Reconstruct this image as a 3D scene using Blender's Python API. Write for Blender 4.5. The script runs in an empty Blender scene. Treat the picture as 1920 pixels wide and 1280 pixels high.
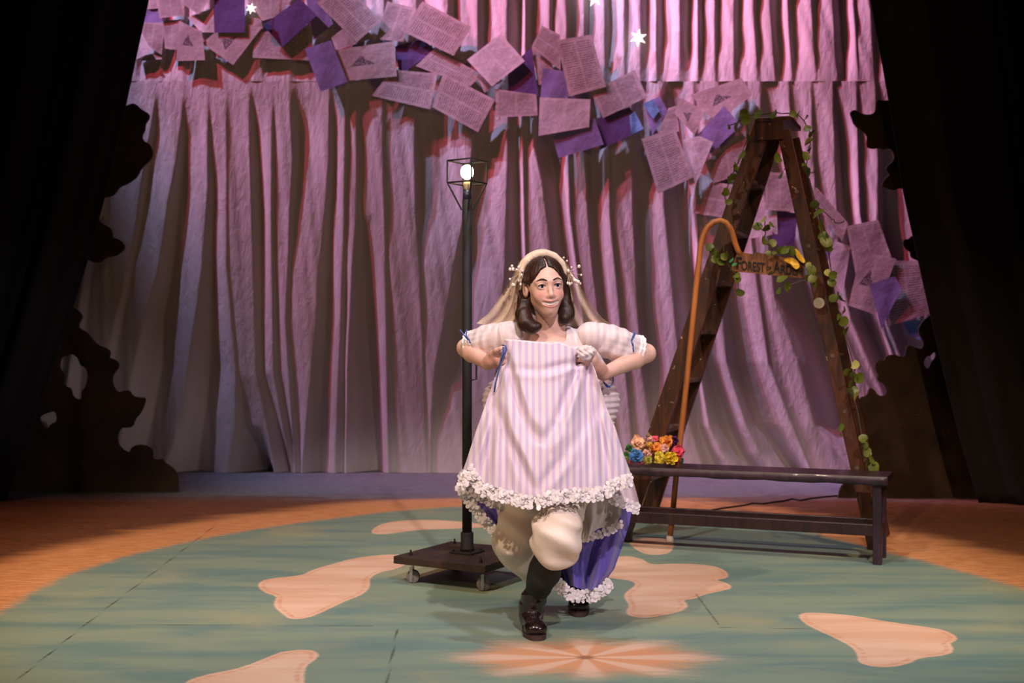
import bpy, bmesh, math, random
import numpy as np
from mathutils import Vector, Matrix
random.seed(7); np.random.seed(7)
scene = bpy.context.scene
COL = scene.collection

# ------------------------------------------------------------ camera, world, lights, exposure
F, CAMZ = 2307.0, 1.15
cam_d = bpy.data.cameras.new('camera'); cam = bpy.data.objects.new('camera', cam_d); COL.objects.link(cam)
cam.location = (0, 0, CAMZ); cam.rotation_euler = (math.pi/2, 0, 0)
cam_d.sensor_width = 36; cam_d.lens = 36*F/1920
cam_d.dof.use_dof = True; cam_d.dof.focus_distance = 4.9; cam_d.dof.aperture_fstop = 3.5
cam_d.clip_end = 200
scene.camera = cam
w = bpy.data.worlds.new('dark_theatre'); scene.world = w; w.use_nodes = True
w.node_tree.nodes['Background'].inputs[0].default_value = (0.20, 0.12, 0.09, 1)
w.node_tree.nodes['Background'].inputs[1].default_value = 0.012
vs = scene.view_settings
vs.view_transform = 'Standard'; vs.look = 'None'; vs.gamma = 1.0; vs.use_curve_mapping = False
vs.exposure = 0.0

def spot(name, loc, target, power, color, angle, blend=0.5, size=0.06):
    l = bpy.data.lights.new(name, 'SPOT'); o = bpy.data.objects.new(name, l); COL.objects.link(o)
    o.location = loc
    o.rotation_euler = (Vector(target)-Vector(loc)).to_track_quat('-Z', 'Y').to_euler()
    l.energy = power; l.color = color; l.spot_size = math.radians(angle); l.spot_blend = blend
    l.shadow_soft_size = size
    return o
LAV = (0.58, 0.56, 1.0); RED = (1.0, 0.085, 0.15)
# side washes on the drop: lavender raking from the left, rose a little less raking
for x0, k, zt in ((-4.9, 1.0, 2.5), (-2.4, 0.95, 2.5), (-0.3, 1.0, 2.2)):
    spot('lavender_wash', (x0, 9.95, 7.2), (x0+3.7, 10.8, zt-.5), 1600*k, LAV, 42, 0.8, 0.03)
    spot('rose_wash', (x0, 9.6, 7.4), (x0+3.7, 10.8, zt+.6), 1120*k, RED, 44, 0.7, 0.03)
spot('amber_fill', (1.5, 2.0, 6.5), (0.3, 10.8, 2.0), 150, (1.0, 0.55, 0.26), 50, 0.6, 0.1)
# acting area from the house, steep enough to land in front of the drop
spot('front_key', (1.2, -0.7, 5.6), (0.15, 5.1, 0.60), 1450, (1.0, 0.80, 0.85), 34, 0.35, 0.08)
spot('front_warm', (-2.6, 0.2, 6.2), (-0.5, 5.6, 0.3), 1000, (1.0, 0.74, 0.54), 42, 0.4, 0.08)
spot('boom_warm', (-5.2, 1.6, 3.0), (0.0, 5.0, 1.0), 300, (1.0, 0.60, 0.32), 24, 0.5, 0.08)
spot('boom_pink', (4.6, 0.6, 2.9), (0.3, 5.0, 1.1), 380, (1.0, 0.80, 0.86), 24, 0.5, 0.08)
spot('sand_warm', (3.6, 2.6, 5.8), (2.3, 6.9, 0), 800, (1.0, 0.60, 0.34), 46, 0.6, 0.08)
spot('sand_warm', (-4.2, 2.6, 5.8), (-2.5, 6.1, 0), 950, (1.0, 0.55, 0.28), 42, 0.6, 0.08)
spot('top_cool', (0.3, 4.9, 6.4), (0.3, 6.2, 0), 420, (0.84, 0.88, 1.0), 56, 0.8, 0.1)

# ------------------------------------------------------------ helpers
def PX(px, py, d):
    return Vector(((px-960)/F*d, d, CAMZ+(640-py)/F*d))
def FL(px, py, z=0.0):
    d = F*(CAMZ-z)/(py-640); return Vector(((px-960)/F*d, d, z))

def link(name, me, m=None, parent=None, smooth=False):
    o = bpy.data.objects.new(name, me); COL.objects.link(o)
    if m is not None and not me.materials: me.materials.append(m)
    if parent is not None: o.parent = parent
    if smooth: me.polygons.foreach_set('use_smooth', [True]*len(me.polygons))
    return o
def mesh(name, verts, faces, m=None, parent=None, smooth=False, uvs=None):
    me = bpy.data.meshes.new(name)
    me.from_pydata([tuple(v) for v in verts], [], [tuple(f) for f in faces]); me.update()
    if uvs is not None:
        l = me.uv_layers.new(name='UVMap')
        vi = np.zeros(len(me.loops), dtype=np.int32); me.loops.foreach_get('vertex_index', vi)
        l.data.foreach_set('uv', np.asarray(uvs, dtype=np.float32)[vi].ravel())
    return link(name, me, m, parent, smooth)
def tag(o, label, cat=None, group=None, kind=None):
    o['label'] = label
    if cat: o['category'] = cat
    if group: o['group'] = group
    if kind: o['kind'] = kind
    return o
def empty(name, loc=(0, 0, 0)):
    o = bpy.data.objects.new(name, None); COL.objects.link(o); o.location = loc; o.empty_display_size = 0.1
    return o
def child(o, parent):        # parent keeps world placement (things built in world coordinates)
    o.parent = parent
    o.matrix_parent_inverse = Matrix.Translation(-Vector(parent.location))
    return o

class MB:
    def __init__(s): s.v = []; s.f = []
    def add(s, vs, fs):
        n = len(s.v); s.v += [Vector(v) for v in vs]; s.f += [tuple(i+n for i in f) for f in fs]; return s
    def box(s, c, x, y, z):          # centre and three half-axis vectors
        c, x, y, z = map(Vector, (c, x, y, z)); vs = []
        for i in (-1, 1):
            for j in (-1, 1):
                for k in (-1, 1): vs.append(c+x*i+y*j+z*k)
        return s.add(vs, [(0, 1, 3, 2), (4, 6, 7, 5), (0, 4, 5, 1), (2, 3, 7, 6), (0, 2, 6, 4), (1, 5, 7, 3)])
    def beam(s, a, b, width, thick, wdir):
        a, b = Vector(a), Vector(b); t = (b-a).normalized()
        wv = Vector(wdir); wv = (wv-t*wv.dot(t)).normalized(); n = t.cross(wv)
        return s.box((a+b)/2, (b-a)/2, wv*width/2, n*thick/2)
    def tube(s, pts, r, n=8, cap=True):
        pts = [Vector(p) for p in pts]; rs = r if isinstance(r, (list, tuple)) else [r]*len(pts)
        vs = []; fs = []; ref = None
        for i, p in enumerate(pts):
            t = (pts[min(i+1, len(pts)-1)]-pts[max(i-1, 0)]).normalized()
            if ref is None:
                ref = Vector((0, 0, 1)) if abs(t.z) < 0.9 else Vector((1, 0, 0))
            u = (ref-t*ref.dot(t)).normalized(); ref = u; q = t.cross(u)
            for k in range(n):
                a = 2*math.pi*k/n; vs.append(p+(u*math.cos(a)+q*math.sin(a))*rs[i])
        for i in range(len(pts)-1):
            for k in range(n):
                k2 = (k+1) % n; fs.append((i*n+k, i*n+k2, (i+1)*n+k2, (i+1)*n+k))
        if cap:
            fs.append(tuple(reversed(range(n)))); fs.append(tuple(range((len(pts)-1)*n, len(pts)*n)))
        return s.add(vs, fs)
    def lathe(s, c, prof, n=16, axis=(0, 0, 1)):
        ax = Vector(axis).normalized()
        u = ax.orthogonal().normalized(); q = ax.cross(u); vs = []; fs = []; c = Vector(c)
        for r, h in prof:
            for k in range(n):
                a = 2*math.pi*k/n; vs.append(c+ax*h+(u*math.cos(a)+q*math.sin(a))*r)
        for i in range(len(prof)-1):
            for k in range(n):
                k2 = (k+1) % n; fs.append((i*n+k, i*n+k2, (i+1)*n+k2, (i+1)*n+k))
        fs.append(tuple(reversed(range(n)))); fs.append(tuple(range((len(prof)-1)*n, len(prof)*n)))
        return s.add(vs, fs)
    def ball(s, c, r, n=8, sq=(1, 1, 1)):
        c = Vector(c); vs = []; fs = []; m = max(4, n//2)
        for i in range(m+1):
            th = math.pi*(i/m)*0.998+0.003
            for k in range(n):
                a = 2*math.pi*k/n
                vs.append(c+Vector((math.sin(th)*math.cos(a)*sq[0], math.sin(th)*math.sin(a)*sq[1], math.cos(th)*sq[2]))*r)
        for i in range(m):
            for k in range(n):
                k2 = (k+1) % n; fs.append((i*n+k, (i+1)*n+k, (i+1)*n+k2, i*n+k2))
        return s.add(vs, fs)
    def build(s, name, m, parent=None, smooth=False, bevel=0.0):
        o = mesh(name, s.v, s.f, m, None, smooth)
        if bevel:
            b = o.modifiers.new('bevel', 'BEVEL'); b.width = bevel; b.segments = 2; b.limit_method = 'ANGLE'
        if parent is not None: child(o, parent)
        return o

def grid_mesh(name, P3, m, parent=None, smooth=True, uv=True, uvscale=(1, 1)):
    nv, nu = P3.shape[:2]
    vs = P3.reshape(-1, 3)
    idx = np.arange(nv*nu).reshape(nv, nu)
    f = np.stack([idx[:-1, :-1], idx[1:, :-1], idx[1:, 1:], idx[:-1, 1:]], -1).reshape(-1, 4)
    me = bpy.data.meshes.new(name)
    me.vertices.add(len(vs)); me.vertices.foreach_set('co', vs.astype(np.float32).ravel())
    me.loops.add(f.size); me.loops.foreach_set('vertex_index', f.astype(np.int32).ravel())
    me.polygons.add(len(f)); me.polygons.foreach_set('loop_start', np.arange(0, f.size, 4, dtype=np.int32))
    me.update(calc_edges=True)
    if uv:
        u, v = np.meshgrid(np.linspace(0, uvscale[0], nu), np.linspace(uvscale[1], 0, nv))
        l = me.uv_layers.new(name='UVMap')
        l.data.foreach_set('uv', np.stack([u.ravel(), v.ravel()], -1)[f.ravel()].astype(np.float32).ravel())
    o = link(name, me, m, None, smooth)
    if parent is not None: child(o, parent)
    return o

# ------------------------------------------------------------ materials
class NT:
    def __init__(s, name):
        s.m = bpy.data.materials.new(name); s.m.use_nodes = True; s.t = s.m.node_tree
        s.b = s.t.nodes['Principled BSDF']; s.out = s.t.nodes['Material Output']
    def n(s, typ, **kw):
        nd = s.t.nodes.new(typ)
        for k, v in kw.items(): setattr(nd, k, v)
        return nd
    def l(s, a, b): s.t.links.new(a, b)
    def val(s, sock, v):
        if isinstance(v, bpy.types.NodeSocket): s.l(v, sock)
        else: sock.default_value = v
    def math(s, op, a, b=0.0, c=0.0):
        nd = s.n('ShaderNodeMath', operation=op)
        s.val(nd.inputs[0], a); s.val(nd.inputs[1], b); s.val(nd.inputs[2], c); return nd.outputs[0]
    def mix(s, f, a, b, blend='MIX'):
        nd = s.n('ShaderNodeMix', data_type='RGBA', blend_type=blend)
        s.val(nd.inputs[0], f)
        s.val(nd.inputs[6], a if not isinstance(a, tuple) else (*a[:3], 1)); s.val(nd.inputs[7], b if not isinstance(b, tuple) else (*b[:3], 1))
        return nd.outputs[2]
    def coord(s, kind='Object', scale=(1, 1, 1), rot=(0, 0, 0)):
        tc = s.n('ShaderNodeTexCoord'); mp = s.n('ShaderNodeMapping')
        mp.inputs['Scale'].default_value = scale; mp.inputs['Rotation'].default_value = rot
        s.l(tc.outputs[kind], mp.inputs[0]); return mp.outputs[0]
    def noise(s, vec, scale=5, detail=4, rough=0.55, dist=0.0):
        nd = s.n('ShaderNodeTexNoise'); s.l(vec, nd.inputs['Vector'])
        nd.inputs['Scale'].default_value = scale; nd.inputs['Detail'].default_value = detail
        nd.inputs['Roughness'].default_value = rough; nd.inputs['Distortion'].default_value = dist
        return nd.outputs[0]
    def ramp(s, f, a, b, lo=0.0, hi=1.0):
        nd = s.n('ShaderNodeMapRange'); nd.interpolation_type = 'SMOOTHSTEP'
        s.val(nd.inputs[0], f); nd.inputs[1].default_value = a; nd.inputs[2].default_value = b
        nd.inputs[3].default_value = lo; nd.inputs[4].default_value = hi; return nd.outputs[0]
    def attr(s, name):
        nd = s.n('ShaderNodeAttribute'); nd.attribute_name = name; return nd
    def bump(s, h, strength=0.3, dist=0.01):
        nd = s.n('ShaderNodeBump'); nd.inputs['Strength'].default_value = strength; nd.inputs['Distance'].default_value = dist
        s.l(h, nd.inputs['Height']); s.l(nd.outputs[0], s.b.inputs['Normal']); return nd
    def color(s, c):
        s.val(s.b.inputs['Base Color'], (*c[:3], 1) if isinstance(c, tuple) else c)
    def rough(s, r): s.val(s.b.inputs['Roughness'], r)

def mat(name, c, rough=0.6, var=0.15, scale=8.0, stretch=(1, 1, 1), bump=0.0, c2=None, metal=0.0, sheen=0.0, coat=0.0, bscale=None):
    t = NT(name)
    v = t.coord('Object', stretch)
    nz = t.noise(v, scale, 5)
    dark = c2 if c2 else tuple(x*(1-var*1.6) for x in c)
    lite = c if c2 else tuple(min(1, x*(1+var)) for x in c)
    t.color(t.mix(t.ramp(nz, 0.3, 0.7), dark, lite)); t.rough(rough)
    t.b.inputs['Metallic'].default_value = metal
    t.b.inputs['Sheen Weight'].default_value = sheen
    t.b.inputs['Coat Weight'].default_value = coat
    if bump:
        t.bump(t.noise(v, bscale or scale*4, 4), bump, 0.01)
    return t.m
M = {}
M['black_velour'] = mat('black_velour', (0.0045, 0.0045, 0.007), 0.95, 0.2, 3)
M['stage_black'] = mat('stage_black', (0.006, 0.006, 0.006), 0.9)
# muslin drop
t = NT('muslin'); v = t.coord('Object', (1, 1, 0.22)); v2 = t.coord('Object')
n1 = t.noise(v, 3, 4); n2 = t.noise(v2, 55, 5, 0.7)
t.color(t.mix(t.ramp(n1, .3, .7), (.50, .46, .46), (.62, .58, .58))); t.rough(.9)
n3 = t.noise(t.coord('Object', (1.4, 1, .45), (0, .25, 0)), 9, 6, .62, .6); n4 = t.noise(t.coord('Object', (1.2, 1, .4), (0, -.3, 0)), 17, 5, .6, .8)
t.bump(t.math('ADD', t.math('MULTIPLY', n3, 1.0), t.math('ADD', t.math('MULTIPLY', n4, .5), t.math('MULTIPLY', n2, .08))), .38, .030)
M['muslin'] = t.m
# book pages: paper with printed lines
def page_mat(name, base, ink, amount, emblem=False, block=True):
    t = NT(name); tc = t.n('ShaderNodeTexCoord'); sp = t.n('ShaderNodeSeparateXYZ'); t.l(tc.outputs['UV'], sp.inputs[0])
    u, vv = sp.outputs[0], sp.outputs[1]
    info = t.n('ShaderNodeObjectInfo')
    line = t.math('GREATER_THAN', t.math('FRACT', t.math('MULTIPLY', vv, 24)), .52)
    mp = t.n('ShaderNodeMapping'); t.l(tc.outputs['UV'], mp.inputs[0]); mp.inputs['Scale'].default_value = (26, 24, 1)
    t.l(info.outputs['Random'], mp.inputs['Location'])
    wn = t.noise(mp.outputs[0], 1.4, 2)
    words = t.math('GREATER_THAN', wn, .44)
    mar = t.math('MULTIPLY', t.math('LESS_THAN', t.math('ABSOLUTE', t.math('SUBTRACT', u, .5)), .42), t.math('LESS_THAN', t.math('ABSOLUTE', t.math('SUBTRACT', vv, .5)), .43))
    gut = t.math('GREATER_THAN', t.math('ABSOLUTE', t.math('SUBTRACT', u, .5)), .03)
    txt = t.math('MULTIPLY', t.math('MULTIPLY', line, words), t.math('MULTIPLY', mar, gut))
    txt = t.math('MULTIPLY', txt, amount)
    stain = t.noise(t.coord('Object'), 6, 4)
    c = t.mix(t.ramp(stain, .3, .75), tuple(x*.80 for x in base), base)
    c = t.mix(txt, c, ink)
    if emblem:
        tri = t.math('SUBTRACT', t.math('MULTIPLY', t.math('SUBTRACT', .72, vv), .75), t.math('ABSOLUTE', t.math('SUBTRACT', u, .40)))
        lo = t.math('GREATER_THAN', vv, .42)
        nn = t.n('ShaderNodeMapping'); t.l(tc.outputs['UV'], nn.inputs[0])
        msk = t.math('MULTIPLY', t.math('MULTIPLY', t.math('GREATER_THAN', tri, 0.0), lo), t.ramp(t.noise(nn.outputs[0], 22, 3), .33, .55))
        c = t.mix(t.math('MULTIPLY', msk, .85), c, (.03, .025, .04))
    t.color(c); t.rough(.85)
    t.b.inputs['Specular IOR Level'].default_value = .15
    t.bump(stain, .25, .03)
    return t.m
M['page'] = page_mat('printed_page', (.56, .49, .48), (.13, .11, .12), .75)
M['page_emblem'] = page_mat('emblem_page', (.56, .49, .47), (.2, .16, .16), .35, True)
M['page_white'] = page_mat('white_page', (.80, .78, .80), (.3, .28, .3), .55)
M['page_purple'] = page_mat('purple_page', (.30, .26, .52), (.18, .15, .36), .35)
M['page_deep'] = page_mat('deep_purple_page', (.14, .09, .25), (.08, .05, .17), .3)
M['page_blue'] = page_mat('blue_page', (.22, .45, .80), (.15, .3, .6), .3)
M['flat_brown'] = mat('painted_flat', (.036, .018, .005), .85, .5, 3.5, (1, 1, 1), .1, c2=(.010, .006, .003))
M['vine_paint'] = mat('vine_paint', (.07, .026, .012), .8)
M['black_metal'] = mat('black_metal', (.008, .007, .007), .72, .3, 12)
M['board_black'] = mat('worn_black_board', (.040, .019, .010), .7, .4, 9, (1, 1, 1), .2, c2=(.014, .009, .007))
M['steel'] = mat('caster_steel', (.55, .55, .55), .35, .2, 30, metal=.9)
M['rubber'] = mat('grey_wheel', (.16, .145, .14), .6)
M['ceramic'] = mat('lamp_socket', (.62, .5, .3), .5)
M['tape'] = mat('tape_band', (.03, .035, .07), .4)
def wood(name, c1, c2, rough=.45, sc=3, spots=None, coat=.15):
    t = NT(name); v = t.coord('Object', (6, 6, .8)); v0 = t.coord('Object')
    n1 = t.noise(v, sc, 6, .6, 1.2)
    c = t.mix(t.ramp(n1, .3, .7), c1, c2)
    if spots:
        s1 = t.ramp(t.noise(v0, 26, 3, .6), .69, .73)
        c = t.mix(s1, c, spots)
        s2 = t.ramp(t.noise(v0, 7, 4, .6), .62, .70)
        c = t.mix(t.math('MULTIPLY', s2, .75), c, (.012, .009, .007))
    t.color(c); t.rough(rough); t.b.inputs['Coat Weight'].default_value = coat
    t.bump(n1, .15, .01); return t.m
M['ladder'] = wood('ladder_wood', (.020, .006, .0025), (.082, .024, .007), .40, 3, (.36, .27, .17))
M['step'] = wood('ladder_step', (.05, .03, .02), (.16, .10, .065), .6, 4, (.3, .25, .2))
M['bench'] = wood('bench_wood', (.010, .004, .006), (.030, .010, .013), .38, 3, None, .1)
M['bench_edge'] = wood('bench_edge_worn', (.013, .006, .012), (.045, .018, .036), .42, 2, None, .1)
M['crook'] = wood('crook_wood', (.34, .115, .028), (.46, .17, .045), .4, 3, None, .3)
M['sign'] = wood('sign_cork', (.13, .050, .018), (.27, .108, .040), .8, 6, None, 0)
M['letter'] = mat('sign_letter', (.008, .006, .005), .7)
M['leaf'] = mat('garland_leaf', (.15, .185, .022), .45, .35, 14, c2=(.05, .08, .012))
M['leaf_pale'] = mat('garland_leaf_pale', (.42, .42, .12), .5, .3, 14)
M['stem'] = mat('vine_stem', (.06, .05, .02), .6)
M['yellow_wing'] = mat('yellow_wing', (.78, .50, .02), .5, .15, 20, c2=(.62, .34, .01))
M['green_wing'] = mat('green_wing', (.03, .30, .10), .5)
M['disc'] = mat('cream_disc', (.52, .45, .33), .7)
M['cable'] = mat('black_cable', (.012, .010, .010), .5)
t = NT('lit_star'); t.color((1, .9, .8)); t.b.inputs['Emission Color'].default_value = (1, .83, .74, 1); t.b.inputs['Emission Strength'].default_value = 1.6
M['star'] = t.m
t = NT('lit_bulb'); t.color((1, .9, .7)); t.b.inputs['Emission Color'].default_value = (1, .80, .42, 1); t.b.inputs['Emission Strength'].default_value = 26
M['bulb'] = t.m

# ------------------------------------------------------------ floor (painted)
def poly_sdf(pts, X, Y):
    """signed distance (negative inside) of points to a closed polygon"""
    pts = np.asarray(pts, float); d2 = np.full(X.shape, 1e9); inside = np.zeros(X.shape, bool)
    n = len(pts)
    for i in range(n):
        a = pts[i]; b = pts[(i+1) % n]; e = b-a
        wx, wy = X-a[0], Y-a[1]
        tt = np.clip((wx*e[0]+wy*e[1])/(e@e+1e-12), 0, 1)
        d2 = np.minimum(d2, (wx-e[0]*tt)**2+(wy-e[1]*tt)**2)
        cond = ((a[1] > Y) != (b[1] > Y))
        with np.errstate(divide='ignore', invalid='ignore'):
            xi = (b[0]-a[0])*(Y-a[1])/(b[1]-a[1]+1e-15)+a[0]
        inside ^= cond & (X < xi)
    return np.where(inside, -np.sqrt(d2), np.sqrt(d2))
def smooth_poly(pts, it=2):
    p = np.asarray(pts, float)
    for _ in range(it):
        q = np.roll(p, -1, 0); p = np.stack([.75*p+.25*q, .25*p+.75*q], 1).reshape(-1, 2)
    return p
def floor_pts(l, ox, oy, s): return [tuple(FL(ox+x/s, oy+y/s)[:2]) for x, y in l]
CLOUDS = [
 floor_pts([(960,430),(1000,408),(1130,398),(1170,375),(1260,350),(1330,330),(1480,315),(1560,330),(1500,370),(1420,385),(1385,410),(1390,440),(1360,470),(1290,495),(1200,540),(1140,560),(1080,560),(1065,545),(1030,520),(1025,495),(1040,475),(985,460)], 0, 880, 2),
 floor_pts([(680,800),(760,770),(900,745),(1010,700),(1060,680),(1150,673),(1195,685),(1195,705),(1150,735),(1140,770),(1145,800),(1120,880),(860,950),(600,900)], 0, 880, 2),
 floor_pts([(1380,240),(1420,205),(1500,190),(1620,188),(1740,195),(1840,208),(1840,216),(1700,222),(1600,224),(1520,232),(1450,243)], 0, 880, 2),
 floor_pts([(380,330),(430,322),(490,335),(520,357),(600,352),(720,355),(790,370),(818,395),(800,410),(760,412),(820,430),(826,445),(790,455),(720,468),(690,485),(640,488),(665,510),(640,530),(580,545),(500,558),(440,550),(425,535),(440,510),(420,485),(420,462),(470,430),(440,415),(380,408),(340,400),(320,360)], 960, 880, 2),
 floor_pts([(425,265),(520,253),(612,263),(600,312),(545,322),(480,314)], 960, 880, 2),
 floor_pts([(1070,545),(1100,535),(1190,538),(1300,550),(1420,572),(1520,585),(1620,600),(1670,625),(1670,643),(1640,650),(1658,670),(1650,690),(1600,700),(1530,705),(1490,728),(1420,742),(1350,740),(1295,722),(1295,695),(1280,670),(1220,635),(1150,605),(1090,575)], 960, 880, 2)]
RING = [tuple(FL(x, y)[:2]) for x, y in [(0,1150),(100,1090),(200,1055),(300,1027),(450,997),(600,975),(750,957),(865,949),(1000,944),(1150,946),(1300,958),(1450,982),(1600,1020),(1700,1045),(1810,1075),(1920,1104)]]
RING += [(2.42, 5.2), (2.3, 4.4), (1.9, 3.7), (1.2, 3.1), (.1, 2.85), (-1.0, 3.1), (-1.75, 3.7), (-2.1, 4.5)]
xs = np.unique(np.concatenate([np.linspace(-9, -2.6, 18), np.arange(-2.6, 2.7, .016), np.linspace(2.7, 9, 18)]))
ys = np.unique(np.concatenate([np.linspace(-4, 3.7, 12), np.arange(3.7, 9, .016), np.linspace(9, 12, 12)]))
GX, GY = np.meshgrid(xs, ys)
fo = grid_mesh('floor', np.stack([GX, GY, np.zeros_like(GX)], -1), None, uv=False, smooth=False)
def fattr(name, a):
    at = fo.data.attributes.new(name, 'FLOAT', 'POINT'); at.data.foreach_set('value', a.astype(np.float32).ravel())
cl = np.full(GX.shape, 9.0)
for c in CLOUDS: cl = np.minimum(cl, poly_sdf(smooth_poly(c), GX, GY))
fattr('cloud', cl)
fattr('ring', poly_sdf(smooth_poly(RING), GX, GY))
sc_ = FL(1098, 1232); 
ang = np.arctan2((GY-sc_.y)*1.25, GX-sc_.x); rr = np.hypot((GY-sc_.y)*1.25, GX-sc_.x)
fattr('sun_r', rr); fattr('sun_x', GX-sc_.x); fattr('sun_y', (GY-sc_.y)*1.25)
seam = np.full(GX.shape, 9.0)
for a, b in (((25,1280),(158,1172)), ((165,1170),(700,1173)), ((158,1172),(410,980)), ((745,1180),(725,1280)), ((1303,1112),(1348,1172)), ((1348,1176),(1560,1179))):
    A = FL(*a); B = FL(*b); e = (B-A); tt = np.clip(((GX-A.x)*e.x+(GY-A.y)*e.y)/(e.x**2+e.y**2), 0, 1)
    seam = np.minimum(seam, np.hypot(GX-A.x-tt*e.x, GY-A.y-tt*e.y))
fattr('seam', seam)
t = NT('painted_floor'); P0 = t.coord('Object'); PS = t.coord('Object', (.35, 1.6, 1)); PF = t.coord('Object', (1, 5, 1))
nA = t.noise(P0, 1.1, 4); nB = t.noise(PS, 3.2, 5, .6, .4); nC = t.noise(PF, 9, 5, .65)
teal = t.mix(t.ramp(nB, .32, .62), (.135, .245, .218), (.215, .30, .215))
teal = t.mix(t.math('MULTIPLY', t.ramp(nA, .52, .72), .8), teal, (.33, .34, .20))
teal = t.mix(t.math('MULTIPLY', t.ramp(nC, .55, .75), .35), teal, (.16, .27, .32))
sand = t.mix(t.ramp(nC, .3, .7), (.50, .19, .055), (.70, .36, .15))
yy = t.n('ShaderNodeSeparateXYZ'); t.l(P0, yy.inputs[0])
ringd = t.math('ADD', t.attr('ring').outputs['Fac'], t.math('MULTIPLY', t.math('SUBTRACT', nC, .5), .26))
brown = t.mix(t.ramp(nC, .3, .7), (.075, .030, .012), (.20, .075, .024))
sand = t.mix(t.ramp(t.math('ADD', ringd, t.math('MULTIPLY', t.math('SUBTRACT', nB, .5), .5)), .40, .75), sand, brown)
back = t.mix(t.ramp(nC, .3, .7), (.09, .10, .115), (.19, .20, .215))
sand = t.mix(t.ramp(t.math('ADD', yy.outputs[1], t.math('MULTIPLY', t.math('SUBTRACT', nB, .5), .8)), 8.7, 9.4), sand, back)
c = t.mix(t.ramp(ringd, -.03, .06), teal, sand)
cd = t.attr('cloud').outputs['Fac']
cloud = t.mix(t.ramp(nB, .3, .7), (.66, .42, .27), (.74, .54, .40))
ringl = t.math('MULTIPLY', t.ramp(t.math('ABSOLUTE', t.math('ADD', cd, .025)), .004, .014, 1, 0), .55)
cloud = t.mix(t.math('MULTIPLY', ringl, t.ramp(nC, .4, .6)), cloud, (.55, .25, .10))
sunr = t.attr('sun_r').outputs['Fac']
sang = t.math('ARCTAN2', t.attr('sun_y').outputs['Fac'], t.attr('sun_x').outputs['Fac'])
suna = t.math('COSINE', t.math('MULTIPLY', sang, 8.0)); sunb = t.math('COSINE', t.math('MULTIPLY', sang, 2.0))
ray = t.math('SUBTRACT', t.math('ADD', sunr, t.math('MULTIPLY', t.math('SUBTRACT', nC, .5), .30)), t.math('ADD', t.math('MULTIPLY', suna, .035), t.math('MULTIPLY', sunb, .06)))
sunm = t.ramp(ray, .22, .48, .92, 0)
sunc = t.mix(t.ramp(suna, -.3, .7), (.66, .31, .15), (.72, .47, .33))
sunc = t.mix(t.ramp(sunr, .015, .05, 1, 0), sunc, (.32, .12, .05))
c = t.mix(sunm, c, sunc)
c = t.mix(t.ramp(t.math('ADD', cd, t.math('MULTIPLY', t.math('SUBTRACT', nC, .5), .02)), -.008, .006, 1, 0), c, cloud)
c = t.mix(t.math('MULTIPLY', t.ramp(t.attr('seam').outputs['Fac'], .002, .009, 1, 0), t.ramp(nC, .35, .55, .15, .8)), c, (.02, .02, .02))
scuff = t.ramp(t.noise(P0, 23, 2, .5, 2.5), .735, .77)
c = t.mix(t.math('MULTIPLY', scuff, .4), c, (.06, .05, .04))
t.color(c); t.rough(t.ramp(nB, .3, .7, .50, .68)); t.bump(nC, .08, .004)
fo.data.materials.append(t.m); fo['kind'] = 'structure'
tag(fo, 'painted stage floor with teal circle, peach clouds and sandy border', kind='structure')

# back wall of the stage
wb = MB().box((0, 11.75, 4), (9, 0, 0), (0, .05, 0), (0, 0, 4)).build('wall_back', M['stage_black']); tag(wb, 'black back wall behind the pleated drop', kind='structure')

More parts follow.
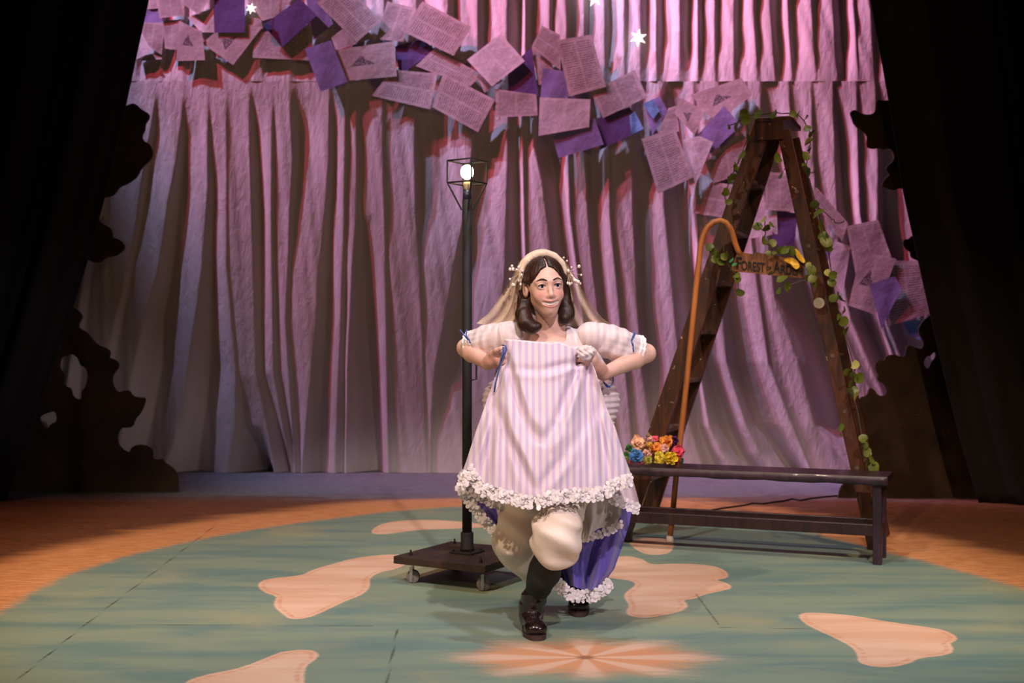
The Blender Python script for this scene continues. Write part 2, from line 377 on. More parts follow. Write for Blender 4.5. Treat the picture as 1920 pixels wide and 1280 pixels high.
# ------------------------------------------------------------ muslin drop with traced folds
DC = 10.74
LOW = [
 [(160,60,66),(885,20,40)],[(160,150,156),(885,60,90)],[(160,225,231),(500,160,170),(885,100,125)],
 [(160,293,299),(225,285,292),(320,268,277),(410,256,264),(500,240,247),(700,192,205),(885,150,180)],
 [(160,343,348),(225,339,346),(300,330,342),(381,314,331),(500,297,318),(594,272,300),(687,250,293),(781,235,276),(885,215,252)],
 [(160,390,393),(272,389,395),(350,389,399),(500,378,395),(594,366,390),(687,352,387),(781,342,375),(859,316,362),(885,305,358)],
 [(160,424,427),(500,425,428),(700,443,447),(800,441,456),(885,425,500)],
 [(160,466,474),(400,470,486),(700,480,490),(885,515,545)],
 [(160,510,514),(400,508,514),(700,512,520),(885,545,560)],
 [(160,541,556),(300,548,559),(400,543,551),(600,535,540),(885,552,562)],
 [(160,616,624),(300,616,626),(400,608,618),(500,598,612),(625,590,607),(750,578,598),(885,565,594)],
 [(160,648,654),(400,645,650),(885,628,640)],
 [(160,668,674),(400,668,675),(500,660,677),(700,650,690),(885,648,702)],
 [(160,715,722),(500,722,727),(885,728,736)],
 [(160,776,787),(400,778,789),(500,786,791),(885,800,803)],
 [(160,893,915),(240,888,906),(330,880,894),(420,866,879),(500,850,868),(594,835,849),(687,815,831),(780,808,816),(885,806,811)],
 [(160,955,965),(340,950,969),(500,946,973),(700,930,975),(885,905,965)],
 [(160,977,988),(350,981,987),(500,985,989),(885,985,991)],
 [(160,998,1026),(275,1000,1031),(335,1014,1043),(430,1027,1053),(540,1042,1069),(700,1065,1095),(885,1090,1130)],
 [(160,1062,1068),(400,1068,1074),(885,1132,1136)],
 [(160,1090,1106),(370,1099,1113),(500,1110,1123),(700,1135,1142),(885,1158,1164)],
 [(160,1140,1147),(400,1143,1149),(885,1190,1198)],
 [(160,1183,1203),(400,1186,1204),(560,1194,1211),(690,1202,1222),(780,1216,1228),(885,1240,1258)],
 [(160,1240,1262),(300,1241,1274),(390,1245,1282),(480,1254,1293),(560,1262,1306),(672,1272,1300),(799,1293,1312),(885,1320,1346)],
 [(160,1300,1306),(480,1308,1312),(560,1310,1314),(672,1308,1326),(799,1330,1371),(850,1352,1393),(885,1375,1416)],
 [(160,1345,1356),(300,1350,1361),(560,1353,1371),(680,1362,1392),(799,1399,1435),(852,1425,1473),(885,1448,1500)],
 [(160,1396,1402),(400,1402,1408),(680,1440,1446),(885,1520,1530)],
 [(160,1424,1440),(300,1428,1452),(447,1440,1491),(560,1452,1528),(680,1497,1571),(799,1527,1611),(885,1600,1682)],
 [(160,1478,1486),(350,1490,1496),(447,1500,1506),(560,1535,1540),(680,1578,1582),(799,1618,1622),(885,1690,1694)],
 [(160,1520,1526),(350,1528,1534),(560,1552,1560),(885,1704,1710)],
 [(160,1560,1570),(350,1567,1588),(480,1575,1601),(600,1595,1641),(885,1720,1745)],
 [(160,1605,1612),(400,1612,1620),(600,1650,1655),(885,1755,1760)],
 [(160,1640,1650),(300,1646,1661),(440,1645,1671),(600,1662,1696),(885,1770,1795)],
 [(160,1700,1708),(885,1812,1825)],[(160,1760,1768),(885,1850,1865)],[(160,1830,1840),(885,1900,1910)]]
UPX = [(90,98),(160,168),(215,223),(255,265),(300,310),(345,352),(395,402),(440,446),(490,500),(545,556),(600,612),(660,672),(720,732),(780,792),(840,852),(895,910),(950,976),(984,998),(1030,1038),(1062,1072),(1095,1105),(1133,1146),(1170,1178),(1200,1216),(1230,1246),(1274,1296),(1308,1320),(1340,1349),(1376,1389),(1411,1422),(1443,1462),(1476,1489),(1520,1528),(1560,1582),(1600,1606),(1630,1643),(1690,1700),(1750,1760),(1830,1840)]
UP = [[(-260, a+(a-1100)*.04, b+(b-1100)*.04+3), (0, a, b), (165, a+(10 if a > 1400 else 0), b+(6 if a > 1400 else -2))] for a, b in UPX]
def drape(name, folds, y0, y1, nx, ny, amp, parent):
    ysn = np.linspace(y0, y1, ny); xsn = np.linspace(60, 1860, nx)
    cr = np.array([np.interp(ysn, [q[0] for q in f], [q[1] for q in f]) for f in folds])
    va = np.array([np.interp(ysn, [q[0] for q in f], [q[2] for q in f]) for f in folds])
    out = np.zeros((ny, nx, 3))
    rs = np.random.RandomState(3); ph = rs.rand(8)*6.28
    for j in range(ny):
        c = np.maximum.accumulate(cr[:, j]+np.arange(len(folds))*1e-3); vv = np.maximum(va[:, j], c+2)
        vv = np.minimum(vv, np.append(c[1:], 2000)-2); vv = np.maximum(vv, c+.5)
        D = .95*(vv-c)/214*np.clip((vv-c)/9, .35, 1)+.003
        i = np.clip(np.searchsorted(c, xsn, side='right')-1, 0, len(c)-1)
        cn = np.append(c[1:], c[-1]+80)[i]
        t1 = np.clip((xsn-c[i])/(vv[i]-c[i]), 0, 1); t2 = np.clip((xsn-vv[i])/np.maximum(cn-vv[i], 1), 0, 1)
        down = t1*t1*(3-2*t1)*.5+t1*.5; upb = (1-t2)**1.5*(1+.5*t2)
        dep = D[i]*np.where(xsn < vv[i], down, upb)
        wob = sum(np.sin(xsn*k/ (1+.0002*ysn[j])+ph[q]+ysn[j]*s)*a for q, (k, s, a) in enumerate(((.085, .002, .006), (.19, -.003, .0035), (.33, .004, .002), (.055, -.001, .007))))
        A = amp(ysn[j], xsn)
        off = dep*A+wob*np.clip(A, .3, 1)*(.6 if y0 > 0 else 1)
        d = DC+off
        out[j, :, 0] = (xsn-960)/F*DC; out[j, :, 1] = d
        out[j, :, 2] = CAMZ+(640-ysn[j])/F*DC
    return grid_mesh(name, out, M['muslin'], parent)
drop = empty('backdrop_curtain', (0, DC, 0)); tag(drop, 'tall gathered off-white muslin drop lit rose and lavender across the back', 'curtain')
YB = 640+CAMZ/DC*F
def amp_low(y, x):
    q = np.clip((y-150)/110, 0, 1); q = q*q*(3-2*q); base = np.where(x > 1080, .30, .10)
    return base+(1-base)*q
def amp_up(y, x):
    q = np.clip((152-y)/70, 0, 1); base = np.where(x > 1080, .30, .10)
    return base+(1-base)*q
drape('lower_panel', LOW, 152, YB-.5, 900, 150, amp_low, drop)
drape('upper_panel', UP, -260, 152, 900, 60, amp_up, drop)

# ------------------------------------------------------------ black legs
def leg(name, edge, outer, d, label, sgn):
    ny, nx = 60, 90
    ysn = np.linspace(-330, 640+CAMZ/d*F-.5, ny); out = np.zeros((ny, nx, 3))
    ex = np.interp(ysn, [e[1] for e in edge], [e[0] for e in edge])
    for j in range(ny):
        u = np.linspace(0, 1, nx); x = ex[j]+(outer-ex[j])*u
        out[j, :, 0] = (x-960)/F*d; out[j, :, 1] = d+.06*np.sin(u*46+.4)+.03*np.sin(u*103+1)+.02*u
        out[j, :, 2] = CAMZ+(640-ysn[j])/F*d
    o = grid_mesh(name, out, M['black_velour']); so = o.modifiers.new('thickness', 'SOLIDIFY'); so.thickness = .008
    return tag(o, label, 'curtain')
leg('stage_leg_curtain', [(345,-330),(275,0),(253,100),(233,194),(192,372),(160,490),(133,577),(95,690),(55,800),(5,945)], -620, 8.8, 'black velour leg curtain masking the side by the lamp post', -1)
leg('stage_leg_curtain', [(1590,-330),(1638,0),(1672,190),(1700,365),(1745,570),(1780,720),(1808,830),(1842,945)], 2540, 8.72, 'black velour leg curtain masking the side behind the ladder', 1)

# ------------------------------------------------------------ cut-out tree flats
def flat(name, outline, holes, d, label, vines):
    cu = bpy.data.curves.new(name, 'CURVE'); cu.dimensions = '2D'; cu.fill_mode = 'BOTH'; cu.extrude = .012
    for pl in [outline]+holes:
        p = smooth_poly([tuple((PX(x, y, d).x, PX(x, y, d).z)) for x, y in pl], 2)
        s = cu.splines.new('POLY'); s.points.add(len(p)-1); s.use_cyclic_u = True
        for q, (x, z) in zip(s.points, p): q.co = (x, max(z, 0.0), 0, 1)
    tmp = bpy.data.objects.new('tmp', cu); COL.objects.link(tmp)
    dg = bpy.context.evaluated_depsgraph_get(); me = bpy.data.meshes.new_from_object(tmp.evaluated_get(dg))
    bpy.data.objects.remove(tmp); me.transform(Matrix.Translation((0, d, 0)) @ Matrix.Rotation(math.pi/2, 4, 'X')); me.materials.clear()
    root = empty(name, (outline[0][0]*0, d, 0)); child(link('cutout_panel', me, M['flat_brown']), root)
    for (cx, cy, r, turns, ph) in vines:
        pts = []
        for i in range(40):
            a = ph+turns*6.283*i/39; q = r*(1-.8*i/39); pts.append(PX(cx+q*math.cos(a), cy+q*math.sin(a), d-.0135))
        MB().tube(pts, .0035, 4).build('painted_scroll', M['vine_paint'], root)
    brace = MB().beam((PX(outline[-1][0], 900, d).x*.9, d+.30, .02), (PX(outline[-1][0], 900, d).x*.9, d+.03, 1.1), .05, .02, (1, 0, 0)).build('brace', M['ladder'], root)
    return tag(root, label, 'set piece')
LT = [(225,206),(240,197),(253,193),(265,205),(280,213),(281,222),(273,232),(272,245),(266,256),(270,265),(282,270),(288,290),(280,303),(265,315),(258,332),(240,345),(225,350),(215,365),(205,370),(175,371),(168,395),(185,408),(192,420),(205,425),(212,435),(211,446),(225,448),(236,462),(232,470),(218,480),(200,482),(190,492),(178,493),(162,485),(135,520),(125,572),(145,579),(157,593),(149,605),(148,615),(160,620),(170,630),(182,646),(200,652),(209,660),(204,671),(215,673),(224,680),(223,690),(212,702),(211,720),(222,737),(232,732),(243,731),(250,743),(262,745),(274,745),(272,757),(264,775),(254,785),(250,799),(240,802),(227,801),(221,815),(221,830),(230,842),(244,849),(246,838),(262,832),(280,836),(288,845),(286,859),(294,862),(305,859),(310,868),(325,876),(334,890),(335,905),(335,930),(335,930),(-60,930),(-60,930),(-60,260)]
H1 = [(x/3.2, 540+y/3.2) for x, y in [(368,418),(395,408),(425,393),(455,405),(475,430),(485,465),(515,475),(528,510),(525,560),(510,600),(490,620),(492,668),(460,665),(435,645),(430,600),(395,590),(383,560),(395,520),(365,490),(360,460)]]
H2 = [(x/3.2, 540+y/3.2) for x, y in [(238,772),(265,755),(300,745),(330,736),(345,770),(345,800),(305,815),(290,845),(265,835),(245,800)]]
flat('tree_flat', LT, [H1, H2], 9.41, 'dark cut-out bush flat with two leaf-shaped holes beside the drop', [(165,868,12,1.3,2),(205,820,10,1.2,0),(310,885,9,1.1,3),(95,755,14,1.2,4)])
RT = [(1520+x/3.2, 160+y/3.2) for x, y in [(500,120),(465,88),(440,95),(395,86),(390,110),(388,165),(340,180),(285,165),(265,146),(233,160),(245,195),(260,240),(325,285),(340,310),(333,355),(345,377),(385,382),(405,373),(440,386),(480,375),(500,410),(500,450),(455,488),(448,505),(476,535),(440,565),(423,600),(450,617),(500,632),(530,615),(575,625),(640,760),(660,880),(630,898),(600,905),(590,922),(555,925),(550,950),(575,985),(600,1000),(597,1030),(640,1050),(690,1075)]]
RT += [(1520+x/3.2, 560+y/3.2) for x, y in [(760,60),(705,105),(680,125),(660,150),(643,180),(650,215),(676,255),(670,292),(655,302),(620,290),(595,279),(570,288),(565,347),(530,345),(505,333),(450,340),(440,372),(410,365),(386,385),(390,430),(406,450),(395,485),(440,510),(460,545),(445,582),(400,580),(380,545),(350,529),(340,582),(290,590)]]
RT += [(1604,770),(1596,830),(1603,880),(1585,902),(1574,915),(1571,936),(1571,936),(2150,936),(2150,936),(2150,150)]
HR = [[(1520+x/3.2, 560+y/3.2) for x, y in [(678,365),(700,340),(715,345),(730,322),(750,320),(750,350),(722,380),(712,415),(690,418),(675,390)]], [(1520+x/3.2, 560+y/3.2) for x, y in [(822,480),(836,482),(844,500),(840,518),(826,508)]]]
flat('tree_flat', RT, HR, 9.05, 'dark cut-out bush flat with painted tendrils behind the ladder foot', [(1668,760,14,1.4,1),(1717,772,13,1.4,3),(1700,865,14,1.2,3),(1618,770,11,1.2,0),(1692,800,8,1,2),(1772,810,9,1,5)])

# ------------------------------------------------------------ book pages pinned to the drop
CROP = {'A': (260, 0, 3.84), 'B': (740, 0, 3.84), 'C': (1180, 120, 4.572), 'D': (1480, 340, 4.0), 'G': (1150, 180, 3.368)}
PG = [  # crop, type, layer, corners (top-left first, clockwise)
 ('A','deep',3,[(545,-70),(765,-70),(765,235),(545,235)]), ('A','deep',4,[(895,180),(1160,-10),(1285,110),(1035,340)]),
 ('A','purple',4,[(1195,350),(1385,290),(1505,590),(1310,660)]), ('A','emblem',3,[(1410,362),(1840,295),(1860,550),(1490,582)]),
 ('A','emblem',2,[(455,312),(650,150),(890,195),(680,468)]), ('A','page',1,[(830,240),(1255,180),(1250,437),(820,415)]),
 ('A','page',4,[(1280,20),(1490,-120),(1745,150),(1570,305)]), ('A','page',1,[(1385,270),(1560,140),(1700,270),(1420,365)]),
 ('A','page',2,[(1790,10),(2000,60),(1900,300),(1710,280)]), ('A','purple',1,[(1200,-40),(1330,-40),(1400,170),(1260,290)]),
 ('A','page',3,[(120,-60),(310,-40),(330,110),(150,130)]), ('A','page',1,[(35,160),(190,165),(165,395),(15,300)]),
 ('A','page',2,[(170,150),(310,140),(290,360),(190,350)]), ('A','emblem',3,[(290,150),(455,225),(478,432),(270,440)]),
 ('A','white',2,[(350,125),(540,55),(545,235),(450,232)]), ('A','page',4,[(290,-60),(560,-60),(430,105),(320,30)]),
 ('A','purple',0,[(40,60),(160,50),(170,165),(35,170)]), ('A','white',2,[(-80,235),(15,225),(95,372),(-20,430)]),
 ('A','page',0,[(30,400),(172,372),(165,425),(20,440)]), ('A','page',2,[(760,-50),(1150,-60),(1010,115),(890,150)]),
 ('A','page',1,[(760,110),(880,140),(895,205),(770,235)]), ('A','deep',0,[(1845,335),(2040,280),(2135,355),(1880,545)]),
 ('A','purple',1,[(1640,560),(1780,500),(1865,560),(1718,663)]), ('A','page',0,[(0,-60),(130,-60),(140,60),(30,70)]),
 ('B','page',3,[(55,225),(200,8),(552,195),(425,402)]), ('B','page',2,[(-165,690),(-20,500),(310,530),(255,787)]),
 ('B','page',1,[(150,475),(290,345),(622,535),(545,622)]), ('B','page',3,[(270,770),(350,525),(722,718),(600,952)]),
 ('B','white',4,[(520,430),(765,243),(938,440),(700,622)]), ('B','page',1,[(600,560),(700,520),(780,580),(645,668)]),
 ('B','deep',2,[(812,500),(985,340),(1035,688),(825,706)]), ('B','page',3,[(725,640),(1020,680),(1030,832),(724,845)]),
 ('B','page',3,[(985,335),(1062,185),(1190,250),(1195,508)]), ('B','page',1,[(985,335),(1100,300),(1150,560),(1035,615)]),
 ('B','page',5,[(1165,290),(1415,248),(1522,625),(1257,695)]), ('B','purple',4,[(1068,490),(1215,512),(1255,702),(1048,702)]),
 ('B','purple',3,[(1250,690),(1400,652),(1397,720),(1255,722)]), ('B','white',5,[(1045,700),(1410,715),(1400,915),(1035,978)]),
 ('B','page',4,[(1410,662),(1730,503),(1818,700),(1500,850)]), ('B','purple',4,[(1133,980),(1440,848),(1505,1040),(1180,1137)]),
 ('B','deep',3,[(1460,852),(1690,770),(1795,930),(1480,1078)]), ('B','blue',4,[(1690,835),(1728,800),(1792,926),(1705,970)]),
 ('C','purple',3,[(130,340),(260,275),(328,400),(195,610)]), ('C','blue',4,[(115,345),(200,300),(260,400),(205,470)]), ('C','emblem',4,[(385,420),(440,290),(652,400),(560,612)]),
 ('C','page',3,[(245,590),(335,378),(402,358),(430,580)]), ('C','page',5,[(103,640),(390,548),(548,970),(245,1112)]),
 ('C','white',4,[(450,650),(600,615),(718,668),(530,1132)]), ('C','emblem',2,[(525,265),(962,118),(1058,265),(740,500)]),
 ('C','purple',3,[(585,610),(812,357),(955,525),(700,765)]), ('C','page',1,[(650,840),(1000,560),(1000,930),(720,1022)]),
 ('G','page',1,[(500,738),(620,540),(760,560),(690,768)]), ('G','page',2,[(965,478),(1135,490),(1150,730),(955,718)]),
 ('G','deep',1,[(1015,722),(1165,740),(1140,965),(1000,930)]), ('G','white',1,[(900,700),(1030,690),(1040,870),(860,900)]),
 ('D','page',3,[(150,92),(205,45),(442,315),(395,450)]), ('D','page',3,[(430,335),(667,288),(765,565),(500,712)]),
 ('D','emblem',4,[(538,518),(802,580),(648,1000),(443,930)]), ('D','white',2,[(340,445),(460,485),(400,852),(275,650)]),
 ('D','purple',5,[(600,770),(792,710),(842,800),(690,1112)]), ('D','page',3,[(720,590),(992,598),(1070,985),(730,1090)]),
 ('D','purple',1,[(215,370),(345,430),(285,630),(215,520)]), ('D','blue',1,[(845,1050),(985,1040),(985,1195),(900,1150)])]
tname = {'deep': 'deep purple page', 'purple': 'lavender blue page', 'page': 'cream printed page', 'emblem': 'cream page with dark tree emblem', 'white': 'bright white page', 'blue': 'bright blue scrap'}
def look(pts):
    a = np.array(pts); w_ = (np.linalg.norm(a[1]-a[0])+np.linalg.norm(a[2]-a[3]))/2; h_ = (np.linalg.norm(a[3]-a[0])+np.linalg.norm(a[2]-a[1]))/2
    ar = abs(sum(a[i][0]*a[(i+1) % 4][1]-a[(i+1) % 4][0]*a[i][1] for i in range(4)))/2
    size = 'large' if ar > 6000 else ('small' if ar < 2200 else 'mid-sized')
    e = (a[1]-a[0]) if w_ > h_ else (a[3]-a[0]); an = math.degrees(math.atan2(e[1], e[0])) % 180
    tilt = 'sideways' if an < 13 or an > 167 else ('downward slanting' if an < 45 else ('steeply leaning' if an < 77 else ('upright' if an < 103 else ('back-leaning' if an < 135 else 'upward slanting'))))
    return size+' '+tilt
def where(x, y):
    if x < 640: return 'high on the drop past the lamp'
    if x < 880: return 'above the lamp cage'
    if x < 1190: return 'above the veiled woman'
    if x < 1400 and y < 400: return 'beside the ladder top'
    if x < 1510: return 'seen between the ladder legs'
    return 'by the bush flat past the ladder'
rs = np.random.RandomState(11)
pi_ = 0
OVR = {6: 'large slanting cream page overlapping the tilted deep purple page', 24: 'large slanting cream page tucked over a dark purple corner above the lamp', 25: 'large slanting cream page hanging below the emblem page above the lamp', 27: 'large slanting cream page closest over the lamp cage',
 10: 'small cream page above the crumpled emblem page by the black curtain', 11: 'small upright cream page behind the white page edge by the black curtain', 12: 'small upright cream page tucked under the crumpled emblem page', 14: 'small white page beside the upright deep purple page', 15: 'small cream page pointing down beside the upright deep purple page',
 17: 'small white page half hidden by the black leg curtain', 18: 'narrow cream page strip lowest of those by the black leg curtain', 23: 'small upright cream page touching the black leg curtain at its top'}
for cr, ty, ly, q in PG:
    ox, oy, s = CROP[cr]; pts = [(ox+x/s, oy+y/s) for x, y in q]
    pi_ += 1; d0 = DC-.014-.0100*ly-.0001*pi_; n = 9
    tl, tr, br, bl = [np.array(p) for p in pts]
    u, v_ = np.meshgrid(np.linspace(0, 1, n), np.linspace(0, 1, n))
    p2 = (tl*((1-u)*(1-v_))[..., None]+tr*(u*(1-v_))[..., None]+br*(u*v_)[..., None]+bl*((1-u)*v_)[..., None])
    ph = rs.rand(4)*6.28
    dd = d0+.0022*np.sin(u*3+ph[0])*np.sin(v_*2.5+ph[1])+.0012*np.sin(u*6+v_*4+ph[2])-.008*rs.rand()*np.clip((u if rs.rand() < .5 else 1-u)+v_-1.35, 0, 1)
    P3 = np.stack([(p2[..., 0]-960)/F*dd, dd, CAMZ+(640-p2[..., 1])/F*dd], -1)
    cen = P3.reshape(-1, 3).mean(0)
    o = grid_mesh('book_page', P3-cen, M[{'deep': 'page_deep', 'purple': 'page_purple', 'page': 'page', 'emblem': 'page_emblem', 'white': 'page_white', 'blue': 'page_blue'}[ty]])
    o.location = cen
    c2 = p2.reshape(-1, 2).mean(0)
    tag(o, OVR.get(pi_-1) or look(pts)+' '+tname[ty]+' '+where(*c2), 'page', 'book pages pinned in an arc across the drop')

# ------------------------------------------------------------ stars
for (x, y, r, a0, lab) in ((471, 16, 11, .2, 'small lit six-pointed star among the high pages'), (1197, 71, 17, .12, 'lit six-pointed star above the pages by the ladder'), (1115, -4, 18, .45, 'lit six-pointed star high above the veiled woman')):
    d = DC-.10; c = PX(x, y, d); k = d/F; mb = MB(); vs = []
    for i in range(12):
        a = a0+math.pi*i/6; q = (r if i % 2 == 0 else r*.42)*k; vs.append(c+Vector((q*math.sin(a), 0, q*math.cos(a))))
    fr = c+Vector((0, -.02, 0)); bk = c+Vector((0, .008, 0))
    mb.add(vs+[fr, bk], [(i, (i+1) % 12, 12) for i in range(12)]+[((i+1) % 12, i, 13) for i in range(12)])
    root = empty('hanging_star', c); mb.build('star_body', M['star'], root)
    MB().tube([c+Vector((0, 0, r*k*.9)), c+Vector((0, 0, 1.2))], .0012, 4).build('thread', M['cable'], root)
    tag(root, lab, 'star')

# ------------------------------------------------------------ lamp post on castered base
LC = Vector((-.2170, 5.945, 0)); lamp = empty('lamp_post', LC)
tag(lamp, 'black lamp post with open wire cage and glowing bulb on a wheeled square base', 'lamp')
ex = Vector((.4417, -.251, 0)).normalized(); ey = Vector((.2541, .443, 0)).normalized(); H = .254
MB().box(LC+Vector((0, 0, .1125)), ex*H, ey*H, (0, 0, .0175)).build('base_board', M['board_black'], lamp, bevel=.003)
def caster(px_, py_):
    c = LC+ex*px_+ey*py_; a = random.uniform(-.5, .5); fx = Vector((math.cos(a), math.sin(a), 0)); fy = Vector((-fx.y, fx.x, 0))
    wc = c+fx*.012+Vector((0, 0, .031))
    w_ = MB().lathe(wc-fy*.012, [(.022, 0), (.031, .002), (.031, .022), (.022, .024)], 18, fy).build('wheel', M['rubber'], None)
    fk = MB()
    for s in (-1, 1): fk.box((c+wc)/2+fy*.016*s+Vector((0, 0, .026)), fx*.007, fy*.0016, Vector((0, 0, .036)))
    fk.box(c+Vector((0, 0, .0925)), fx*.026, fy*.02, (0, 0, .0025)); fk.lathe(wc-fy*.018, [(.005, 0), (.005, .036)], 8, fy)
    f_ = fk.build('caster', M['steel'], lamp); w_.parent = f_
    MB().lathe(c+Vector((0, 0, .13)), [(.008, 0), (.008, .012), (.0045, .012), (.0045, .026)], 6).build('bolt', M['black_metal'], lamp)
for sx in (-1, 1):
    for sy in (-1, 1): caster(.195*sx, .195*sy)
MB().box(LC+Vector((0, 0, .135)), ex*.062, ey*.062, (0, 0, .005)).build('flange_plate', M['black_metal'], lamp, bevel=.002)
for sx in (-1, 1):
    for sy in (-1, 1): MB().lathe(LC+ex*.048*sx+ey*.048*sy+Vector((0, 0, .14)), [(.007, 0), (.007, .008)], 6).build('bolt', M['black_metal'], lamp)
MB().lathe(LC+Vector((0, 0, .14)), [(.035, 0), (.035, .015), (.031, .02), (.031, .085), (.029, .09)], 20).build('collar', M['black_metal'], lamp, True)
MB().lathe(LC+Vector((0, 0, .2)), [(.0235, 0), (.0235, 1.635)], 20).build('pole', M['black_metal'], lamp, True)
def lz(y): return CAMZ+(640-y)/F*LC.y
MB().lathe(LC+Vector((0, 0, 1.835)), [(.021, 0), (.021, .045)], 16).build('tape_band', M['tape'], lamp, True)
MB().lathe(LC+Vector((0, 0, 1.880)), [(.017, 0), (.017, .018), (.019, .022), (.017, .040)], 16).build('socket', M['ceramic'], lamp, True)
MB().ball(LC+Vector((0, 0, 1.968)), .032, 20, (1, 1, 1.12)).build('bulb', M['bulb'], lamp, True)
cg = MB(); zt, zb, zs = lz(302), lz(343), lz(394)
cxs = [Vector((-.083, -.018, 0)), Vector((.034, -.094, 0)), Vector((.105, .018, 0)), Vector((-.012, .094, 0))]
cm = sum(cxs, Vector())/4; cxs = [c-cm for c in cxs]
for z in (zt, zb):
    for i in range(4): cg.tube([LC+cxs[i]+Vector((0, 0, z)), LC+cxs[(i+1) % 4]+Vector((0, 0, z))], .0042, 6)
for i in range(4):
    cg.tube([LC+cxs[i]+Vector((0, 0, zb)), LC+cxs[i]+Vector((0, 0, zt))], .0042, 6)
    cg.tube([LC+cxs[i]+Vector((0, 0, zb)), LC+cxs[i].normalized()*.026+Vector((0, 0, zs))], .0042, 6)
cg.build('cage', M['black_metal'], lamp)
MB().tube([LC+Vector((.02, -.01, lz(655))), LC+Vector((.045, -.01, lz(657))), LC+Vector((.045, -.01, lz(711))), LC+Vector((.02, -.01, lz(712)))], .0045, 6).build('handle', M['black_metal'], lamp)

# ------------------------------------------------------------ stepladder
AX = Vector((.930, -.368, 0)); PP = Vector((.368, .930, 0))
A0 = Vector((.655, 7.31, 0)); B0 = Vector((2.005, 6.79, 0)); T0 = Vector((1.425, 7.01, 2.41)); T1 = T0+AX*.11+Vector((0, 0, -.05))
ladder = empty('stepladder', (A0+B0)/2+PP*.25); ladder.location.z = 0
tag(ladder, 'dark paint-spattered wooden stepladder standing open behind the bench', 'ladder')
W0, W1 = .52, .34
nl = (A0, T0+PP*.07); fl = (A0+PP*W0, T0+PP*(.07+W1)); nr = (B0, T1+PP*.07); fr_ = (B0+PP*W0, T1+PP*(.07+W1))
for (a, b) in (nl, fl): MB().beam(a+Vector((0, 0, .003)), b, .104, .030, AX).build('front_rail', M['ladder'], ladder, bevel=.003)
for (a, b) in (nr, fr_): MB().beam(a+Vector((0, 0, .003)), b, .076, .028, AX).build('rear_rail', M['ladder'], ladder, bevel=.003)
for k in range(7):
    z = .335+.29*k; q = z/T0.z; a = nl[0].lerp(nl[1], q); b = fl[0].lerp(fl[1], q)
    MB().box((a+b)/2, (b-a)/2*.96, AX*.055, (0, 0, .011)).build('step', M['step'], ladder, bevel=.002)
for k in range(6):
    z = .45+.31*k; q = z/T1.z; a = nr[0].lerp(nr[1], q); b = fr_[0].lerp(fr_[1], q)
    MB().tube([a-PP*.018, b+PP*.018], .012, 8).build('rung', M['step'], ladder)
MB().box(T0+AX*.055+PP*(.07+W1/2)+Vector((0, 0, .012)), AX*.100, PP*(W1/2+.02), (0, 0, .014)).build('top_cap', M['ladder'], ladder, bevel=.004)
MB().box(T0+AX*.035+PP*.05+Vector((0, 0, -.055)), AX*.075, PP*.004, (0, 0, .05)).build('hinge_plate', M['ladder'], ladder)
dc = PX(1536, 568, 6.875); MB().lathe(dc, [(.030, 0), (.030, .012)], 20, -PP).build('paint_disc', M['disc'], ladder)

# ------------------------------------------------------------ sign
def lad_d(px):            # distance of the near ladder face along a pixel column
    X = A0.x; k = (px-960)/F
    tq = (k*A0.y-A0.x)/(AX.x-k*AX.y); return (A0+AX*tq).y
SD = -.06
def SP(px, py, off=0): 
    d = lad_d(px)+SD-off; return PX(px, py, d)
sroot = empty('wooden_sign', SP(1440, 497)); tag(sroot, 'rough brown wooden sign lettered Forest of Arden hung across the ladder', 'sign')
top = [(1384,470),(1398,474),(1410,476),(1420,473),(1440,477),(1460,480),(1475,484),(1492,487),(1509,491)]
bot = [(1369,507),(1385,509),(1400,511),(1415,512),(1432,514),(1450,516),(1470,518),(1488,520),(1505,521)]
tf = [SP(*p) for p in top]; bf = [SP(*p) for p in bot]; thk = PP*.02; n = len(tf)
vs = tf+bf+[v+thk for v in tf]+[v+thk for v in bf]; fs = []
for i in range(n-1):
    fs += [(i, n+i, n+i+1, i+1), (2*n+i, 2*n+i+1, 3*n+i+1, 3*n+i), (i, i+1, 2*n+i+1, 2*n+i), (n+i, 3*n+i, 3*n+i+1, n+i+1)]
fs += [(0, 2*n, 3*n, n), (n-1, 2*n-1, 4*n-1, 3*n-1)]
MB().add(vs, fs).build('board', M['sign'], sroot)
def text_part(txt, p0, p1, hpx, name='lettering'):
    cu = bpy.data.curves.new('t', 'FONT'); cu.body = txt; cu.extrude = .002; cu.offset = .012; cu.align_x = 'LEFT'
    tmp = bpy.data.objects.new('t', cu); COL.objects.link(tmp); bpy.context.view_layer.update()
    me = bpy.data.meshes.new_from_object(tmp.evaluated_get(bpy.context.evaluated_depsgraph_get())); bpy.data.objects.remove(tmp)
    co = np.zeros(len(me.vertices)*3); me.vertices.foreach_get('co', co); co = co.reshape(-1, 3)
    x0, x1 = co[:, 0].min(), co[:, 0].max(); y0, y1 = co[:, 1].min(), co[:, 1].max()
    a = SP(*p0, .003); b = SP(*p1, .003); up = Vector((0, 0, hpx*a.y/F))
    out = [a+(b-a)*((c[0]-x0)/(x1-x0))+up*((c[1]-y0)/(y1-y0))-PP*c[2] for c in co]
    me.vertices.foreach_set('co', np.array([tuple(v) for v in out], dtype=np.float32).ravel()); me.materials.clear(); me.update()
    child(link(name, me, M['letter']), sroot)
text_part('F', (1381,504), (1391,505), 23); text_part('OREST', (1390,506), (1434,510), 17.5); text_part('OF', (1437,506), (1446,506), 7)
text_part('A', (1450,511), (1463,512), 22); text_part('RDEN', (1464,513), (1505,517), 17)

